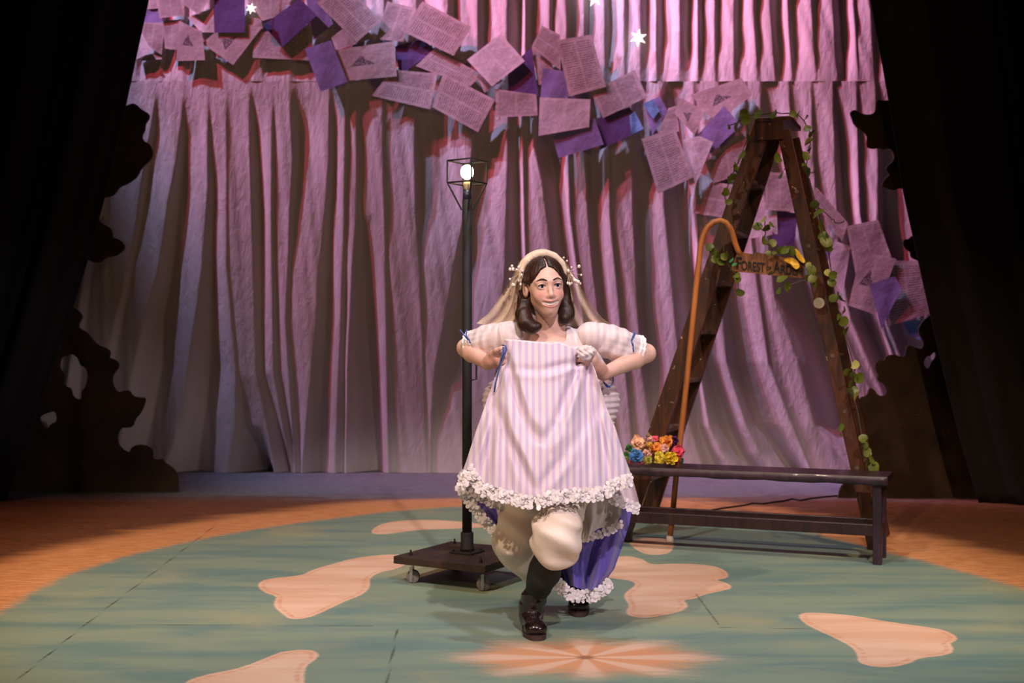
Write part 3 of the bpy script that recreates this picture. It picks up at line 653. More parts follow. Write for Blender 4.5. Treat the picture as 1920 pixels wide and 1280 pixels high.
def wing(name, pts, ox, oy, s, m, off, parent, thick=.003, bend=0.0):
    pv = smooth_poly([(ox+x/s, oy+y/s) for x, y in pts], 2); k = len(pv)
    f = [SP(x, y, off+bend*i/k) for i, (x, y) in enumerate(pv)]; b = [v+PP*thick for v in f]
    MB().add(f+b, [tuple(range(k)), tuple(reversed(range(k, 2*k)))]+[(i, k+i, k+(i+1) % k, (i+1) % k) for i in range(k)]).build(name, m, parent)
bt = empty('butterfly', SP(1493, 488, .03)); tag(bt, 'yellow paper butterfly perched on the wooden sign', 'butterfly')
wing('wing', [(1140,460),(1180,415),(1260,403),(1350,430),(1410,490),(1442,570),(1380,632),(1315,585),(1285,530),(1210,500)], 1350, 440, 9.6, M['yellow_wing'], .025, bt, bend=.03)
wing('wing', [(1338,250),(1385,252),(1470,360),(1545,480),(1500,512),(1440,470),(1385,410),(1355,330)], 1350, 440, 9.6, M['yellow_wing'], .025, bt, bend=.03)
MB().tube([SP(1490, 479, .028), SP(1498, 492, .03), SP(1503, 500, .028)], [.003, .005, .003], 6).build('insect_body', M['letter'], bt)
bt = empty('butterfly', SP(1377, 490, .03)); tag(bt, 'small green paper butterfly at the sign end under the crook', 'butterfly')
wing('wing', [(150,495),(240,400),(252,450),(185,505)], 1350, 440, 9.6, M['green_wing'], .03, bt)
wing('wing', [(200,572),(235,500),(320,508),(275,552)], 1350, 440, 9.6, M['green_wing'], .03, bt)

# ------------------------------------------------------------ leafy garland
gar = empty('leaf_garland', SP(1440, 300)); tag(gar, 'garland of round green leaves twined over the stepladder and sign', 'garland')
LV = [(1393,213),(1420,213),(1366,235),(1380,238),(1400,224),(1404,255),(1393,292),(1380,312),(1386,300),(1382,324),(1367,338),(1374,330),(1360,362),(1364,378),(1450,211),(1497,215),(1510,222),(1486,212),(1515,240),(1523,252),(1517,266),(1519,277),(1510,290),(1512,322),(1460,296),(1468,326),(1508,312),
 (1530,385),(1533,400),(1538,425),(1541,440),(1550,452),(1556,465),(1548,438),(1561,515),(1553,510),(1560,530),(1564,560),(1577,562),(1570,556),(1573,595),(1581,580),(1580,602),(1586,620),(1604,683),(1590,697),(1600,706),(1613,710),(1594,720),(1602,730),(1606,745),(1598,738),(1575,800),(1573,812),(1617,822),(1622,835),(1628,846),(1634,860),(1630,870),(1640,878),(1636,888),(1644,905),(1643,925),(1640,940),
 (1330,463),(1337,470),(1345,477),(1356,480),(1351,490),(1365,475),(1341,487),(1360,468),(1380,515),(1384,522),(1388,546),(1450,472),(1462,470),(1472,468),(1481,470),(1434,450),(1447,456),(1441,472),(1433,409),(1419,425),(1425,427),(1436,426),(1448,423),(1445,513),(1468,523),(1476,534),(1462,545),(1478,540),(1518,497),(1523,506),(1522,522),(1512,522),(1528,528)]
lm = []
for kx in range(6):
    nseg = 12; vs = [(0, 0, .0)]; fs = []
    for i in range(nseg):
        a = 2*math.pi*i/nseg; r = 1+.06*math.cos(2*a+kx)+(-.22 if i == 0 else 0)
        vs.append((r*math.cos(a), r*math.sin(a), .16*math.cos(2*a+kx)+.12*math.sin(a)))
    fs = [(0, 1+i, 1+(i+1) % nseg) for i in range(nseg)]
    me = bpy.data.meshes.new('leaf'); me.from_pydata(vs, [], fs); me.update(); me.polygons.foreach_set('use_smooth', [True]*len(me.polygons))
    me.materials.append(M['leaf_pale'] if kx == 5 else M['leaf']); lm.append(me)
for x, y in LV:
    r = (random.uniform(7.5, 12.5) if not (1390 < x < 1500 and 470 < y < 520) else 5.5)*7/F; me = lm[random.randrange(6) if random.random() < .6 else random.randrange(5)]
    o = bpy.data.objects.new('leaf', me); COL.objects.link(o); child(o, gar)
    o.location = SP(x+random.uniform(-2, 2), y+random.uniform(-2, 2), random.uniform(.028, .06)); o.scale = (r, r*random.uniform(.75, 1), r)
    o.rotation_euler = (math.pi/2+random.uniform(-.7, .7), random.uniform(-.7, .7), random.uniform(-3, 3))
def stem(pts):
    q = []
    P_ = [Vector((x, y, 0)) for x, y in pts]
    for i in range(len(P_)-1):
        for k in range(4):
            w_ = P_[i].lerp(P_[i+1], k/4); q.append(SP(w_.x+random.uniform(-2, 2), w_.y+random.uniform(-2, 2), .012))
    q.append(SP(*pts[-1], .012)); MB().tube(q, .0032, 5).build('vine', M['stem'], gar)
stem([(1366,235),(1395,222),(1420,214),(1455,211),(1497,215),(1516,240),(1520,270),(1512,300),(1512,322),(1530,385),(1548,440),(1560,515),(1566,560),(1578,600),(1588,640),(1602,683),(1598,720),(1606,760),(1618,822),(1634,860),(1642,905),(1643,940)])
stem([(1400,224),(1404,255),(1386,300),(1368,338),(1360,370),(1362,395)])
stem([(1330,463),(1350,478),(1380,515),(1388,546)]); stem([(1432,409),(1436,426),(1434,450),(1450,472),(1480,469),(1518,498),(1522,522),(1476,534),(1462,545)])
stem([(1530,385),(1545,395),(1560,410),(1572,420),(1583,413)]); stem([(1512,322),(1525,322),(1532,319)])

# ------------------------------------------------------------ crook
cr = empty('shepherd_crook', FL(1256, 1017)); cr.location.z = 0
tag(cr, 'orange-brown wooden shepherd crook leaning between bench and ladder', 'crook')
cpx = [(1256,1010),(1262,955),(1268,890),(1276,820),(1287,720),(1297,620),(1305,540),(1311,485),(1314,458),(1319,440),(1327,425),(1338,416),(1350,413),(1361,417),(1369,427),(1374,440),(1378,455),(1383,468),(1388,477)]
cpt = []
for x, y in cpx:
    q = (1010-y)/600; cpt.append(PX(x, y, 7.07-.15*min(q, 1)))
MB().tube(cpt, [.0165]*(len(cpt)-2)+[.0155, .014], 12).build('shaft', M['crook'], cr, True)
b0 = cpt[0]; MB().lathe(Vector((b0.x, b0.y, .0)), [(.022, 0), (.024, .006), (.018, b0.z+.02)], 12).build('ferrule', M['disc'], cr, True)

# ------------------------------------------------------------ bench
F0 = Vector((.54, 6.87, 0)); F1 = Vector((1.925, 6.30, 0)); bx = (F1-F0).normalized(); by = Vector((-bx.y, bx.x, 0)); BL_ = (F1-F0).length; BD = .29
bench = empty('bench', (F0+F1)/2+by*BD/2); tag(bench, 'long dark purple-brown wooden bench with a low stretcher under the ladder', 'bench')
def BPt(a, b, z): return F0+bx*a+by*b+Vector((0, 0, z))
MB().box(BPt(BL_/2, BD/2, .440), bx*BL_/2, by*BD/2, (0, 0, .017)).build('seat', M['bench'], bench, bevel=.005)
# wavy worn front edge
ap = MB(); N = 40; vs = []
for i in range(N+1):
    q = i/N; low = .412+.002*math.sin(q*25)+.0015*math.sin(q*57)
    vs += [BPt(q*BL_, -.004, .452), BPt(q*BL_, -.012, .434+.003*math.sin(q*40)), BPt(q*BL_, -.006, low), BPt(q*BL_, .018, low)]
ap.add(vs, [(4*i+k, 4*i+k+1, 4*i+5+k, 4*i+4+k) for i in range(N) for k in range(3)]+[(0, 3, 2, 1), (4*N, 4*N+1, 4*N+2, 4*N+3)])
ap.build('front_edge', M['bench_edge'], bench, True)
for a in (.035, BL_-.055):
    for b in (.035, BD-.035): MB().box(BPt(a, b, .2125), bx*.022, by*.022, (0, 0, .2115)).build('leg', M['bench_edge'], bench, bevel=.003)
    MB().box(BPt(a, BD/2, .395), bx*.016, by*(BD/2-.03), (0, 0, .028)).build('end_rail', M['bench'], bench)
    MB().box(BPt(a, BD/2, .165), bx*.016, by*(BD/2-.03), (0, 0, .025)).build('end_rail', M['bench'], bench)
for b in (.035, BD-.035):
    MB().box(BPt(BL_/2, b, .175), bx*(BL_/2-.06), by*.014, (0, 0, .030)).build('stretcher', M['bench'], bench, bevel=.003)

# ------------------------------------------------------------ paper flower bunch on the bench
bq = empty('paper_flower_bunch', BPt(.285, .14, .457)); tag(bq, 'bunch of crumpled paper flowers in many colours lying on the bench', 'flowers')
FM = {}
def fmat(n, c):
    if n not in FM: FM[n] = mat('paper_'+n, c, .8, .25, 40, bump=.4)
    return FM[n]
FLW = [('peach',(.95,.50,.30),460,400,160,.0),('blush',(.90,.50,.44),740,320,110,.04),('rose',(.80,.10,.16),870,290,75,.05),('orange',(.98,.33,.05),1130,370,160,.0),('orange',(.98,.30,.06),900,520,135,-.03),('blush',(.92,.45,.36),1090,520,100,-.03),('purple',(.085,.012,.10),1325,330,105,.02),('magenta',(.72,.07,.14),1430,580,140,-.01),('yellow',(.92,.62,.02),1250,740,145,-.05),('lemon',(.72,.58,.05),990,760,125,-.05),('blue',(.055,.21,.50),415,700,150,-.05),('blush',(.92,.50,.42),660,640,105,-.04),('green',(.05,.20,.04),240,520,80,.03),('green',(.04,.14,.05),180,680,75,.02),('leafgreen',(.20,.30,.06),190,770,70,-.01),('pinklow',(.62,.16,.18),550,830,80,-.04),('pinklow',(.55,.18,.18),310,815,75,-.03),('moss',(.42,.40,.06),700,790,100,-.05),('brick',(.42,.06,.02),1400,810,85,-.03),('darkgreen',(.02,.09,.05),1490,810,70,-.02),('amber',(.85,.46,.04),740,440,75,-.02),('tan',(.34,.28,.16),700,190,50,.03)]
fb = BPt(.285, .12, .457)
for i, (n, c, x, y, r, dz) in enumerate(FLW):
    px_, py_ = 1160+x/12.8, 800+y/12.8; d = fb.y+dz*1.4-.02; cpos = PX(px_, py_, d); R = 1.22*r/12.8*d/F
    if cpos.z < .457+R*.55: cpos.z = .457+R*.55
    mb = MB(); rr_ = random.Random(i)
    for kq in range(9):
        az = kq*2.4; el = .25+.75*(kq/9); nrm = Vector((math.cos(az)*el, -1.0+.6*el*rr_.random(), math.sin(az)*el)).normalized()
        u = nrm.orthogonal().normalized(); q = nrm.cross(u); pc = cpos+Vector((math.cos(az), 0, math.sin(az)))*R*.42*el+Vector((0, -R*.45*(1-el), 0))
        vs = [pc-nrm*R*.12]
        m_ = 9
        for ring, rr2 in ((1, .42), (2, .78)):
            for a_ in range(m_):
                an = 2*math.pi*a_/m_
                vs.append(pc+(u*math.cos(an)+q*math.sin(an))*R*rr2*rr_.uniform(.7, 1.1)+nrm*R*rr_.uniform(-.16, .22)*ring)
        fs = [(0, 1+a_, 1+(a_+1) % m_) for a_ in range(m_)]+[(1+a_, 1+m_+a_, 1+m_+(a_+1) % m_, 1+(a_+1) % m_) for a_ in range(m_)]
        mb.add(vs, fs)
    for v in mb.v: v.z = max(v.z, .4585)
    mb.build('paper_flower' if 'green' not in n else 'paper_leaf', fmat(n, c), bq, False)

# ------------------------------------------------------------ floor cable
cb = [FL(x, y, .006) for x, y in [(1262,967),(1280,962),(1300,959),(1318,956),(1330,957),(1350,953),(1372,950),(1395,947),(1412,943),(1430,944),(1450,941),(1468,939),(1485,935),(1500,938),(1520,934),(1545,931),(1570,929)]]
o = MB().tube(cb, .006, 6).build('power_cable', M['cable']); tag(o, 'thin black power cable snaking over the sand behind the bench', 'cable')

# ------------------------------------------------------------ implicit-surface tools for the figure
def smin(a, b, k):
    if k <= 0: return np.minimum(a, b)
    h = np.maximum(k-np.abs(a-b), 0)/k
    return np.minimum(a, b)-h*h*k*.25
def smax(a, b, k): return -smin(-a, -b, k)
def V3(v): return np.array(tuple(v), dtype=np.float32)
def ell(p, c, r, R=None):
    q = p-V3(c)
    if R is not None: q = q @ R
    r = V3(r); k0 = np.sqrt(((q/r)**2).sum(1)); k1 = np.sqrt(((q/(r*r))**2).sum(1))+1e-9
    return k0*(k0-1)/k1
def cap(p, a, b, ra, rb):
    a, b = V3(a), V3(b); pa = p-a; ba = b-a
    h = np.clip((pa @ ba)/(ba @ ba), 0, 1)
    return np.sqrt(((pa-h[:, None]*ba)**2).sum(1))-(ra+(rb-ra)*h)
def boxs(p, c, h, r=0.0, R=None):
    q = p-V3(c)
    if R is not None: q = q @ R
    q = np.abs(q)-V3(h)+r
    return np.sqrt((np.maximum(q, 0)**2).sum(1))+np.minimum(q.max(1), 0)-r
def chain(p, pts, k=.01):
    d = None
    for (a, ra), (b, rb) in zip(pts[:-1], pts[1:]):
        e = cap(p, a, b, ra, rb); d = e if d is None else smin(d, e, k)
    return d
def axis(lo, hi, base, fine=None):
    if fine is None: return np.arange(lo, hi+base, base, dtype=np.float32)
    f0, f1, h = fine
    return np.concatenate([np.arange(lo, f0, base), np.arange(f0, f1, h), np.arange(f1, hi+base, base)]).astype(np.float32)
def isosurface(f, xs, ys, zs, B=6):
    nx, ny, nz = len(xs), len(ys), len(zs)
    vol = np.empty((nx, ny, nz), np.float32)
    cx = np.arange(0, nx, B); cy = np.arange(0, ny, B); cz = np.arange(0, nz, B)
    mid = lambda a, c: np.array([(a[i]+a[min(i+B-1, len(a)-1)])/2 for i in c], np.float32)
    hal = lambda a, c: np.array([(a[min(i+B, len(a)-1)]-a[i])/2 for i in c], np.float32)
    MX, MY, MZ = np.meshgrid(mid(xs, cx), mid(ys, cy), mid(zs, cz), indexing='ij')
    HX, HY, HZ = np.meshgrid(hal(xs, cx), hal(ys, cy), hal(zs, cz), indexing='ij')
    d = f(np.stack([MX.ravel(), MY.ravel(), MZ.ravel()], 1)).reshape(MX.shape)
    rad = np.sqrt(HX**2+HY**2+HZ**2)*1.9+.012
    big = np.repeat(np.repeat(np.repeat(d, B, 0), B, 1), B, 2)[:nx, :ny, :nz]; vol[:] = big
    near = np.repeat(np.repeat(np.repeat(np.abs(d) < rad, B, 0), B, 1), B, 2)[:nx, :ny, :nz]
    I = np.nonzero(near)
    pts = np.stack([xs[I[0]], ys[I[1]], zs[I[2]]], 1); val = np.empty(len(pts), np.float32)
    for i in range(0, len(pts), 400000): val[i:i+400000] = f(pts[i:i+400000])
    vol[I] = val
    S = vol < 0
    c = S[:-1, :-1, :-1].astype(np.int8)
    tot = np.zeros_like(c)
    for a in (0, 1):
        for b in (0, 1):
            for e in (0, 1): tot += S[a:nx-1+a, b:ny-1+b, e:nz-1+e]
    act = np.nonzero((tot > 0) & (tot < 8)); ni = len(act[0])
    vid = np.full((nx-1, ny-1, nz-1), -1, np.int64); vid[act] = np.arange(ni)
    acc = np.zeros((ni, 3)); cnt = np.zeros(ni)
    corners = [(a, b, e) for a in (0, 1) for b in (0, 1) for e in (0, 1)]
    def cp(o): return np.stack([xs[act[0]+o[0]], ys[act[1]+o[1]], zs[act[2]+o[2]]], 1), vol[act[0]+o[0], act[1]+o[1], act[2]+o[2]]
    for o in corners:
        for ax in range(3):
            if o[ax]: continue
            o2 = list(o); o2[ax] = 1
            p0, v0 = cp(o); p1, v1 = cp(o2); m = (v0 < 0) != (v1 < 0)
            t_ = v0/(v0-v1+1e-20); q = p0+(p1-p0)*t_[:, None]
            acc[m] += q[m]; cnt[m] += 1
    verts = acc/np.maximum(cnt, 1)[:, None]
    faces = []
    for ax in range(3):
        sl0 = [slice(None)]*3; sl1 = [slice(None)]*3; sl0[ax] = slice(0, -1); sl1[ax] = slice(1, None)
        A_, B_ = S[tuple(sl0)], S[tuple(sl1)]
        e = np.nonzero(A_ != B_); e = np.stack(e, 1)
        o1, o2 = (ax+1) % 3, (ax+2) % 3
        ok = (e[:, o1] > 0) & (e[:, o2] > 0) & (e[:, o1] < vol.shape[o1]-1) & (e[:, o2] < vol.shape[o2]-1); e = e[ok]
        q = []
        for (u, v) in ((-1, -1), (0, -1), (0, 0), (-1, 0)):
            g = e.copy(); g[:, o1] += u; g[:, o2] += v; q.append(vid[g[:, 0], g[:, 1], g[:, 2]])
        q = np.stack(q, 1); fl_ = A_[e[:, 0], e[:, 1], e[:, 2]]
        q[~fl_] = q[~fl_][:, ::-1]; faces.append(q)
    faces = np.concatenate(faces); faces = faces[(faces >= 0).all(1)]
    return verts.astype(np.float32), faces.astype(np.int32)
def iso_obj(name, f, xs, ys, zs, m, parent, relax=1):
    v, fc = isosurface(f, xs, ys, zs)
    for _ in range(relax):
        acc = np.zeros_like(v); cnt = np.zeros(len(v))
        for a in range(4):
            i, j = fc[:, a], fc[:, (a+1) % 4]
            np.add.at(acc, i, v[j]); np.add.at(cnt, i, 1); np.add.at(acc, j, v[i]); np.add.at(cnt, j, 1)
        v = (v*.5+.5*acc/np.maximum(cnt, 1)[:, None]).astype(np.float32)
    me = bpy.data.meshes.new(name)
    me.vertices.add(len(v)); me.vertices.foreach_set('co', v.ravel())
    me.loops.add(fc.size); me.loops.foreach_set('vertex_index', fc.ravel())
    me.polygons.add(len(fc)); me.polygons.foreach_set('loop_start', np.arange(0, fc.size, 4, dtype=np.int32))
    me.update(calc_edges=True)
    o = link(name, me, m, None, True)
    if parent is not None: child(o, parent)
    return o, v

# ------------------------------------------------------------ materials of the figure
t = NT('skin'); a = t.attr('lip').outputs['Fac']; bl = t.attr('blush').outputs['Fac']
nz = t.noise(t.coord('Object'), 30, 4)
c = t.mix(t.ramp(nz, .3, .7), (.74, .46, .37), (.79, .51, .41))
c = t.mix(t.math('MULTIPLY', bl, .55), c, (.70, .24, .21)); c = t.mix(t.math('MULTIPLY', a, .8), c, (.56, .17, .16))
t.color(c); t.rough(.5); t.b.inputs['Subsurface Weight'].default_value = .12; t.b.inputs['Subsurface Radius'].default_value = (.012, .005, .003); t.b.inputs['Subsurface Scale'].default_value = 1.0
M['skin'] = t.m
def hair_mat():
    t = NT('brown_hair'); v = t.coord('Object', (150, 150, 9)); n1 = t.noise(v, 2.0, 4, .6, .2)
    t.color(t.mix(t.ramp(n1, .3, .72), (.012, .0045, .0025), (.050, .018, .009))); t.rough(.42); t.b.inputs['Specular IOR Level'].default_value = .45
    t.bump(n1, .35, .003); return t.m
M['hair'] = hair_mat()
def stripe_mat(name, sx, amount, c1, c2, kind='UV'):
    t = NT(name); tc = t.n('ShaderNodeTexCoord'); sp = t.n('ShaderNodeSeparateXYZ'); t.l(tc.outputs[kind], sp.inputs[0])
    nz = t.noise(t.coord('Object'), 9, 3)
    wv = t.math('SINE', t.math('ADD', t.math('MULTIPLY', sp.outputs[0], sx), t.math('MULTIPLY', nz, .8)))
    thin = t.math('SINE', t.math('MULTIPLY', sp.outputs[0], sx*3))
    f_ = t.ramp(t.math('ADD', wv, t.math('MULTIPLY', thin, .35)), -.2, .5)
    t.color(t.mix(t.math('MULTIPLY', f_, amount), c1, c2)); t.rough(.85); t.b.inputs['Sheen Weight'].default_value = .2
    t.bump(t.math('ADD', t.noise(t.coord('Object', (1, 1, .4)), 22, 5), t.math('MULTIPLY', wv, .12)), .35, .012)
    return t.m
CW, CL = (.76, .65, .70), (.52, .41, .66)
M['stripe'] = stripe_mat('striped_muslin', 2*math.pi/.0255, .70, CW, CL, 'Object')
M['stripe_body'] = stripe_mat('striped_bodice', 2*math.pi/.026, .28, (.82, .72, .71), (.60, .49, .64), 'Object')
M['stripe_ruche'] = stripe_mat('ruched_cloth', 2*math.pi/.03, .2, (.74, .62, .66), (.55, .44, .60), 'Object')
M['cream'] = mat('cream_cotton', (.80, .70, .60), .85, .06, 5, bump=.25, bscale=14)
M['lace'] = mat('white_lace', (.90, .85, .86), .85, .04, 60)
M['petti'] = mat('petticoat', (.66, .60, .60), .85, .10, 8, bump=.3)
t = NT('blue_silk'); nz = t.noise(t.coord('Object', (1, 1, .35)), 9, 4)
t.color(t.mix(t.ramp(nz, .3, .7), (.10, .075, .42), (.16, .12, .55))); t.rough(.42); t.b.inputs['Sheen Weight'].default_value = .3; t.bump(nz, .4, .02); M['blue'] = t.m
M['ribbon'] = mat('blue_ribbon', (.07, .13, .42), .5)
M['boot'] = mat('black_leather', (.016, .009, .009), .24, .3, 12, bump=.25, bscale=18, coat=.3)
M['gaiter'] = mat('black_boot_shaft', (.008, .008, .007), .7, .3, 10)
M['sole'] = mat('boot_sole', (.05, .025, .025), .6)
M['eye'] = mat('eye_white', (.72, .68, .66), .15, .03)
M['iris'] = mat('iris', (.045, .05, .075), .12, .2, 90); M['pupil'] = mat('pupil', (.003, .003, .003), .1)
M['teeth'] = mat('teeth', (.80, .74, .68), .25, .03); M['brow'] = mat('brow', (.045, .018, .010), .7); M['lash'] = mat('lash', (.012, .008, .008), .6)
M['mouth'] = mat('mouth_inside', (.10, .02, .02), .5)
M['band'] = mat('cream_band', (.82, .66, .50), .8, .1, 20, bump=.4, bscale=30)
M['berry'] = mat('white_berry', (.86, .78, .68), .5)
t = NT('tulle'); t.color((.78, .62, .44)); t.rough(.9)
tr = t.n('ShaderNodeBsdfTransparent'); mx = t.n('ShaderNodeMixShader')
nz = t.noise(t.coord('Object', (1, 1, .25)), 16, 4)
t.val(mx.inputs[0], t.ramp(nz, .3, .7, .48, .78)); t.l(tr.outputs[0], mx.inputs[1]); t.l(t.b.outputs[0], mx.inputs[2]); t.l(mx.outputs[0], t.out.inputs[0])
M['tulle'] = t.m

# ------------------------------------------------------------ the woman
person = empty('person', (.14, 5.0, 0))
tag(person, 'person in veil and striped dress lunging forward, lifting the skirt front with both hands', 'person')
# head frame: x = her left (picture right), -y = facing, z = up
yaw, roll, pit = math.radians(11), math.radians(-4.5), math.radians(3)
HR_ = (Matrix.Rotation(yaw, 3, 'Z') @ Matrix.Rotation(roll, 3, 'Y') @ Matrix.Rotation(pit, 3, 'X'))
HRn = np.array(HR_, dtype=np.float32)
HC = PX(1022, 541, 4.95)
def hw(x, y, z): return HC+HR_ @ Vector((x, y, z))
def to_head(p): return (p-V3(HC)) @ HRn
EY = (.0315, -.078, .012)
def head_sdf(q):
    d = ell(q, (0, .012, .045), (.074, .094, .078))
    d = smin(d, ell(q, (0, -.030, -.010), (.0615, .062, .076)), .035)
    d = smin(d, ell(q, (0, -.062, -.085), (.021, .025, .020)), .035)
    for s in (-1, 1):
        d = smin(d, ell(q, (.037*s, -.064, -.026), (.021, .020, .021)), .022)
        d = smin(d, cap(q, (.012*s, -.086, .030), (.045*s, -.071, .030), .010, .008), .018)
        d = smin(d, cap(q, (.040*s, -.008, -.048), (.012*s, -.056, -.089), .015, .012), .03)
        d = smax(d, -ell(q, (.0315*s, -.102, .011), (.019, .018, .013)), .014)
        lid = smax(ell(q, (EY[0]*s, EY[1], EY[2]), (.0165, .0155, .0150)), -ell(q, (EY[0]*s, -.095, EY[2]), (.0165, .022, .0072)), .002)
        d = smin(d, lid, .006)
        d = smax(d, -ell(q, (EY[0]*s, -.094, EY[2]), (.0150, .0140, .0064)), .002)
        ear = ell(q, (.080*s, .004, .000), (.011, .020, .032)); ear = smax(ear, -ell(q, (.091*s, -.004, .002), (.008, .011, .019)), .006)
        d = smin(d, ear, .008)
    d = smin(d, cap(q, (0, -.085, .018), (0, -.104, -.020), .0062, .0088), .012)
    d = smin(d, ell(q, (0, -.1025, -.0245), (.0100, .0095, .0080)), .008)
    for s in (-1, 1): d = smin(d, ell(q, (.0105*s, -.094, -.028), (.0062, .0080, .0060)), .007)
    m = q.copy(); m[:, 2] = q[:, 2]-9.0*q[:, 0]**2; m[:, 1] = q[:, 1]-9*q[:, 0]**2
    d = smin(d, ell(m, (0, -.079, -.056), (.034, .014, .026)), .025)
    d = smin(d, ell(m, (0, -.0925, -.0490), (.036, .0070, .0036)), .006)
    d = smin(d, ell(m, (0, -.0910, -.0705), (.031, .0075, .0042)), .006)
    d = smax(d, -ell(m, (0, -.1020, -.0595), (.0350, .0275, .0080)), .002)
    return d
# joints
SHR, SHL = PX(951, 631, 5.00), PX(1112, 631, 5.00)
ELR, ELL = PX(874, 652, 5.15), PX(1212, 662, 5.10)
WRR, WRL = PX(914, 681, 4.93), PX(1131, 701, 4.925)
KNR, KNL = PX(934, 670, 4.865), PX(1110, 674, 4.86)
HIPR, HIPL = Vector((.065, 5.08, .73)), Vector((.235, 5.06, .73))
KNEL, ANKL = Vector((.172, 4.71, .392)), Vector((.075, 4.905, .095))
KNER, ANKR = Vector((.028, 5.05, .30)), Vector((.285, 5.33, .14))
TOEL, TOER = Vector((.088, 4.81, .03)), Vector((.283, 5.235, .03))
CH = PX(1031, 700, 5.03)
def torso(p):
    d = ell(p, CH+Vector((0, 0, .03)), (.145, .098, .16))
    d = smin(d, ell(p, CH+Vector((0, .02, .115)), (.165, .070, .055)), .06)
    d = smin(d, ell(p, CH+Vector((0, .01, -.13)), (.115, .085, .12)), .06)
    d = smin(d, ell(p, (.15, 5.07, .77)), (.165, .115, .13)) if False else smin(d, ell(p, (.15, 5.07, .77), (.165, .115, .13)), .06)
    for s in (-1, 1): d = smin(d, ell(p, CH+Vector((.062*s, -.075, .015)), (.055, .045, .055)), .04)
    return d
def hand(p, W, K, tips, thumb, k=.012):
    d = cap(p, W, W.lerp(K, .55), .024, .030); d = smin(d, cap(p, W.lerp(K, .4), K, .030, .027), .015)
    for tp in tips:
        d = smin(d, chain(p, [(q, r) for q, r in tp], .004), .007)
    return smin(d, chain(p, thumb, .006), .012)
def fingers(K, along, side, curl, n=4):
    """four fingers rooted across the knuckle row, bending round the gathered cloth"""
    out = []
    for i in range(n):
        L = (.040, .044, .041, .033)[i]; b = K+side*(i-1.5)*.0185
        p1 = b+along*L*.75; p2 = p1+(along*.25+curl*.9).normalized()*L*.62; p3 = p2+(curl*.6-along*.75).normalized()*L*.5
        out.append([(b, .0098), (p1, .0092), (p2, .0086), (p3, .0072)])
    return out
aR = (KNR-WRR).normalized(); sR = (Vector((0, 0, -1))-aR*aR.dot(Vector((0, 0, -1)))).normalized(); cR = Vector((.75, .60, .1)).normalized()
FRt = fingers(KNR, aR, sR, cR)
TH_R = [(WRR.lerp(KNR, .30)+Vector((0, -.006, .016)), .015), (PX(923, 663, 4.860), .0125), (PX(931, 657, 4.825), .0108), (PX(940, 653, 4.805), .0092)]
aL = (KNL-WRL).normalized(); sL = (Vector((.75, 0, .66))-aL*aL.dot(Vector((.75, 0, .66)))).normalized(); cL = Vector((-.7, .65, -.2)).normalized()
FLt = fingers(KNL, aL, sL, cL)
TH_L = [(WRL.lerp(KNL, .30)+Vector((-.012, -.010, .0)), .015), (PX(1106, 684, 4.855), .0125), (PX(1101, 677, 4.838), .0105), (PX(1096, 670, 4.83), .0088)]
def body_sdf(p):
    d = head_sdf(to_head(p))
    d = smin(d, chain(p, [(hw(0, .022, -.045), .050), (PX(1031, 606, 5.00), .049), (PX(1031, 622, 5.03), .060)], .02), .03)
    d = smin(d, torso(p), .035)
    d = smin(d, chain(p, [(SHR, .052), (SHR.lerp(ELR, .5), .044), (ELR, .036)], .02), .04)
    d = smin(d, chain(p, [(SHL, .052), (SHL.lerp(ELL, .5), .044), (ELL, .036)], .02), .04)
    d = smin(d, chain(p, [(ELR, .036), (ELR.lerp(WRR, .3), .040), (WRR, .025)], .015), .02)
    d = smin(d, chain(p, [(ELL, .036), (ELL.lerp(WRL, .3), .040), (WRL, .025)], .015), .02)
    d = smin(d, hand(p, WRR, KNR, FRt, TH_R), .015); d = smin(d, hand(p, WRL, KNL, FLt, TH_L), .015)
    d = smin(d, chain(p, [(HIPL, .085), (KNEL, .055), (KNEL.lerp(ANKL, .35), .050), (ANKL, .036), (TOEL, .026)], .02), .04)
    d = smin(d, chain(p, [(HIPR, .085), (KNER, .045), (KNER.lerp(ANKR, .35), .036), (ANKR, .034), (TOER, .024)], .02), .04)
    return d
XS = axis(-.26, .62, .006, (HC.x-.11, HC.x+.11, .0021)); YS = axis(4.68, 5.42, .006, (4.82, 5.06, .0026)); ZS = axis(0.0, 1.54, .006, (1.235, 1.50, .0021))
body, bv = iso_obj('body', body_sdf, XS, YS, ZS, M['skin'], person, 1)
hq = to_head(bv)
lip = np.zeros(len(bv)); mz = hq[:, 2]-9.0*hq[:, 0]**2
for z0, hx, hz in ((-.0488, .036, .0036), (-.0708, .032, .0046)):
    e_ = (hq[:, 0]/hx)**2+((mz-z0)/hz)**2; lip = np.maximum(lip, np.clip(1.6-1.3*e_, 0, 1)*(hq[:, 1] < -.07))
blush = np.zeros(len(bv))
for s in (-1, 1): blush = np.maximum(blush, np.exp(-(((hq[:, 0]-.042*s)/.022)**2+((hq[:, 2]+.022)/.017)**2))*(hq[:, 1] < -.03))
blush = np.maximum(blush, .8*np.exp(-(((bv[:, 0]-WRR.x-.02)/.05)**2+((bv[:, 2]-WRR.z)/.05)**2))); blush = np.maximum(blush, .8*np.exp(-(((bv[:, 0]-WRL.x+.02)/.05)**2+((bv[:, 2]-WRL.z)/.05)**2)))
for nm, arr in (('lip', lip), ('blush', blush)):
    at = body.data.attributes.new(nm, 'FLOAT', 'POINT'); at.data.foreach_set('value', arr.astype(np.float32))
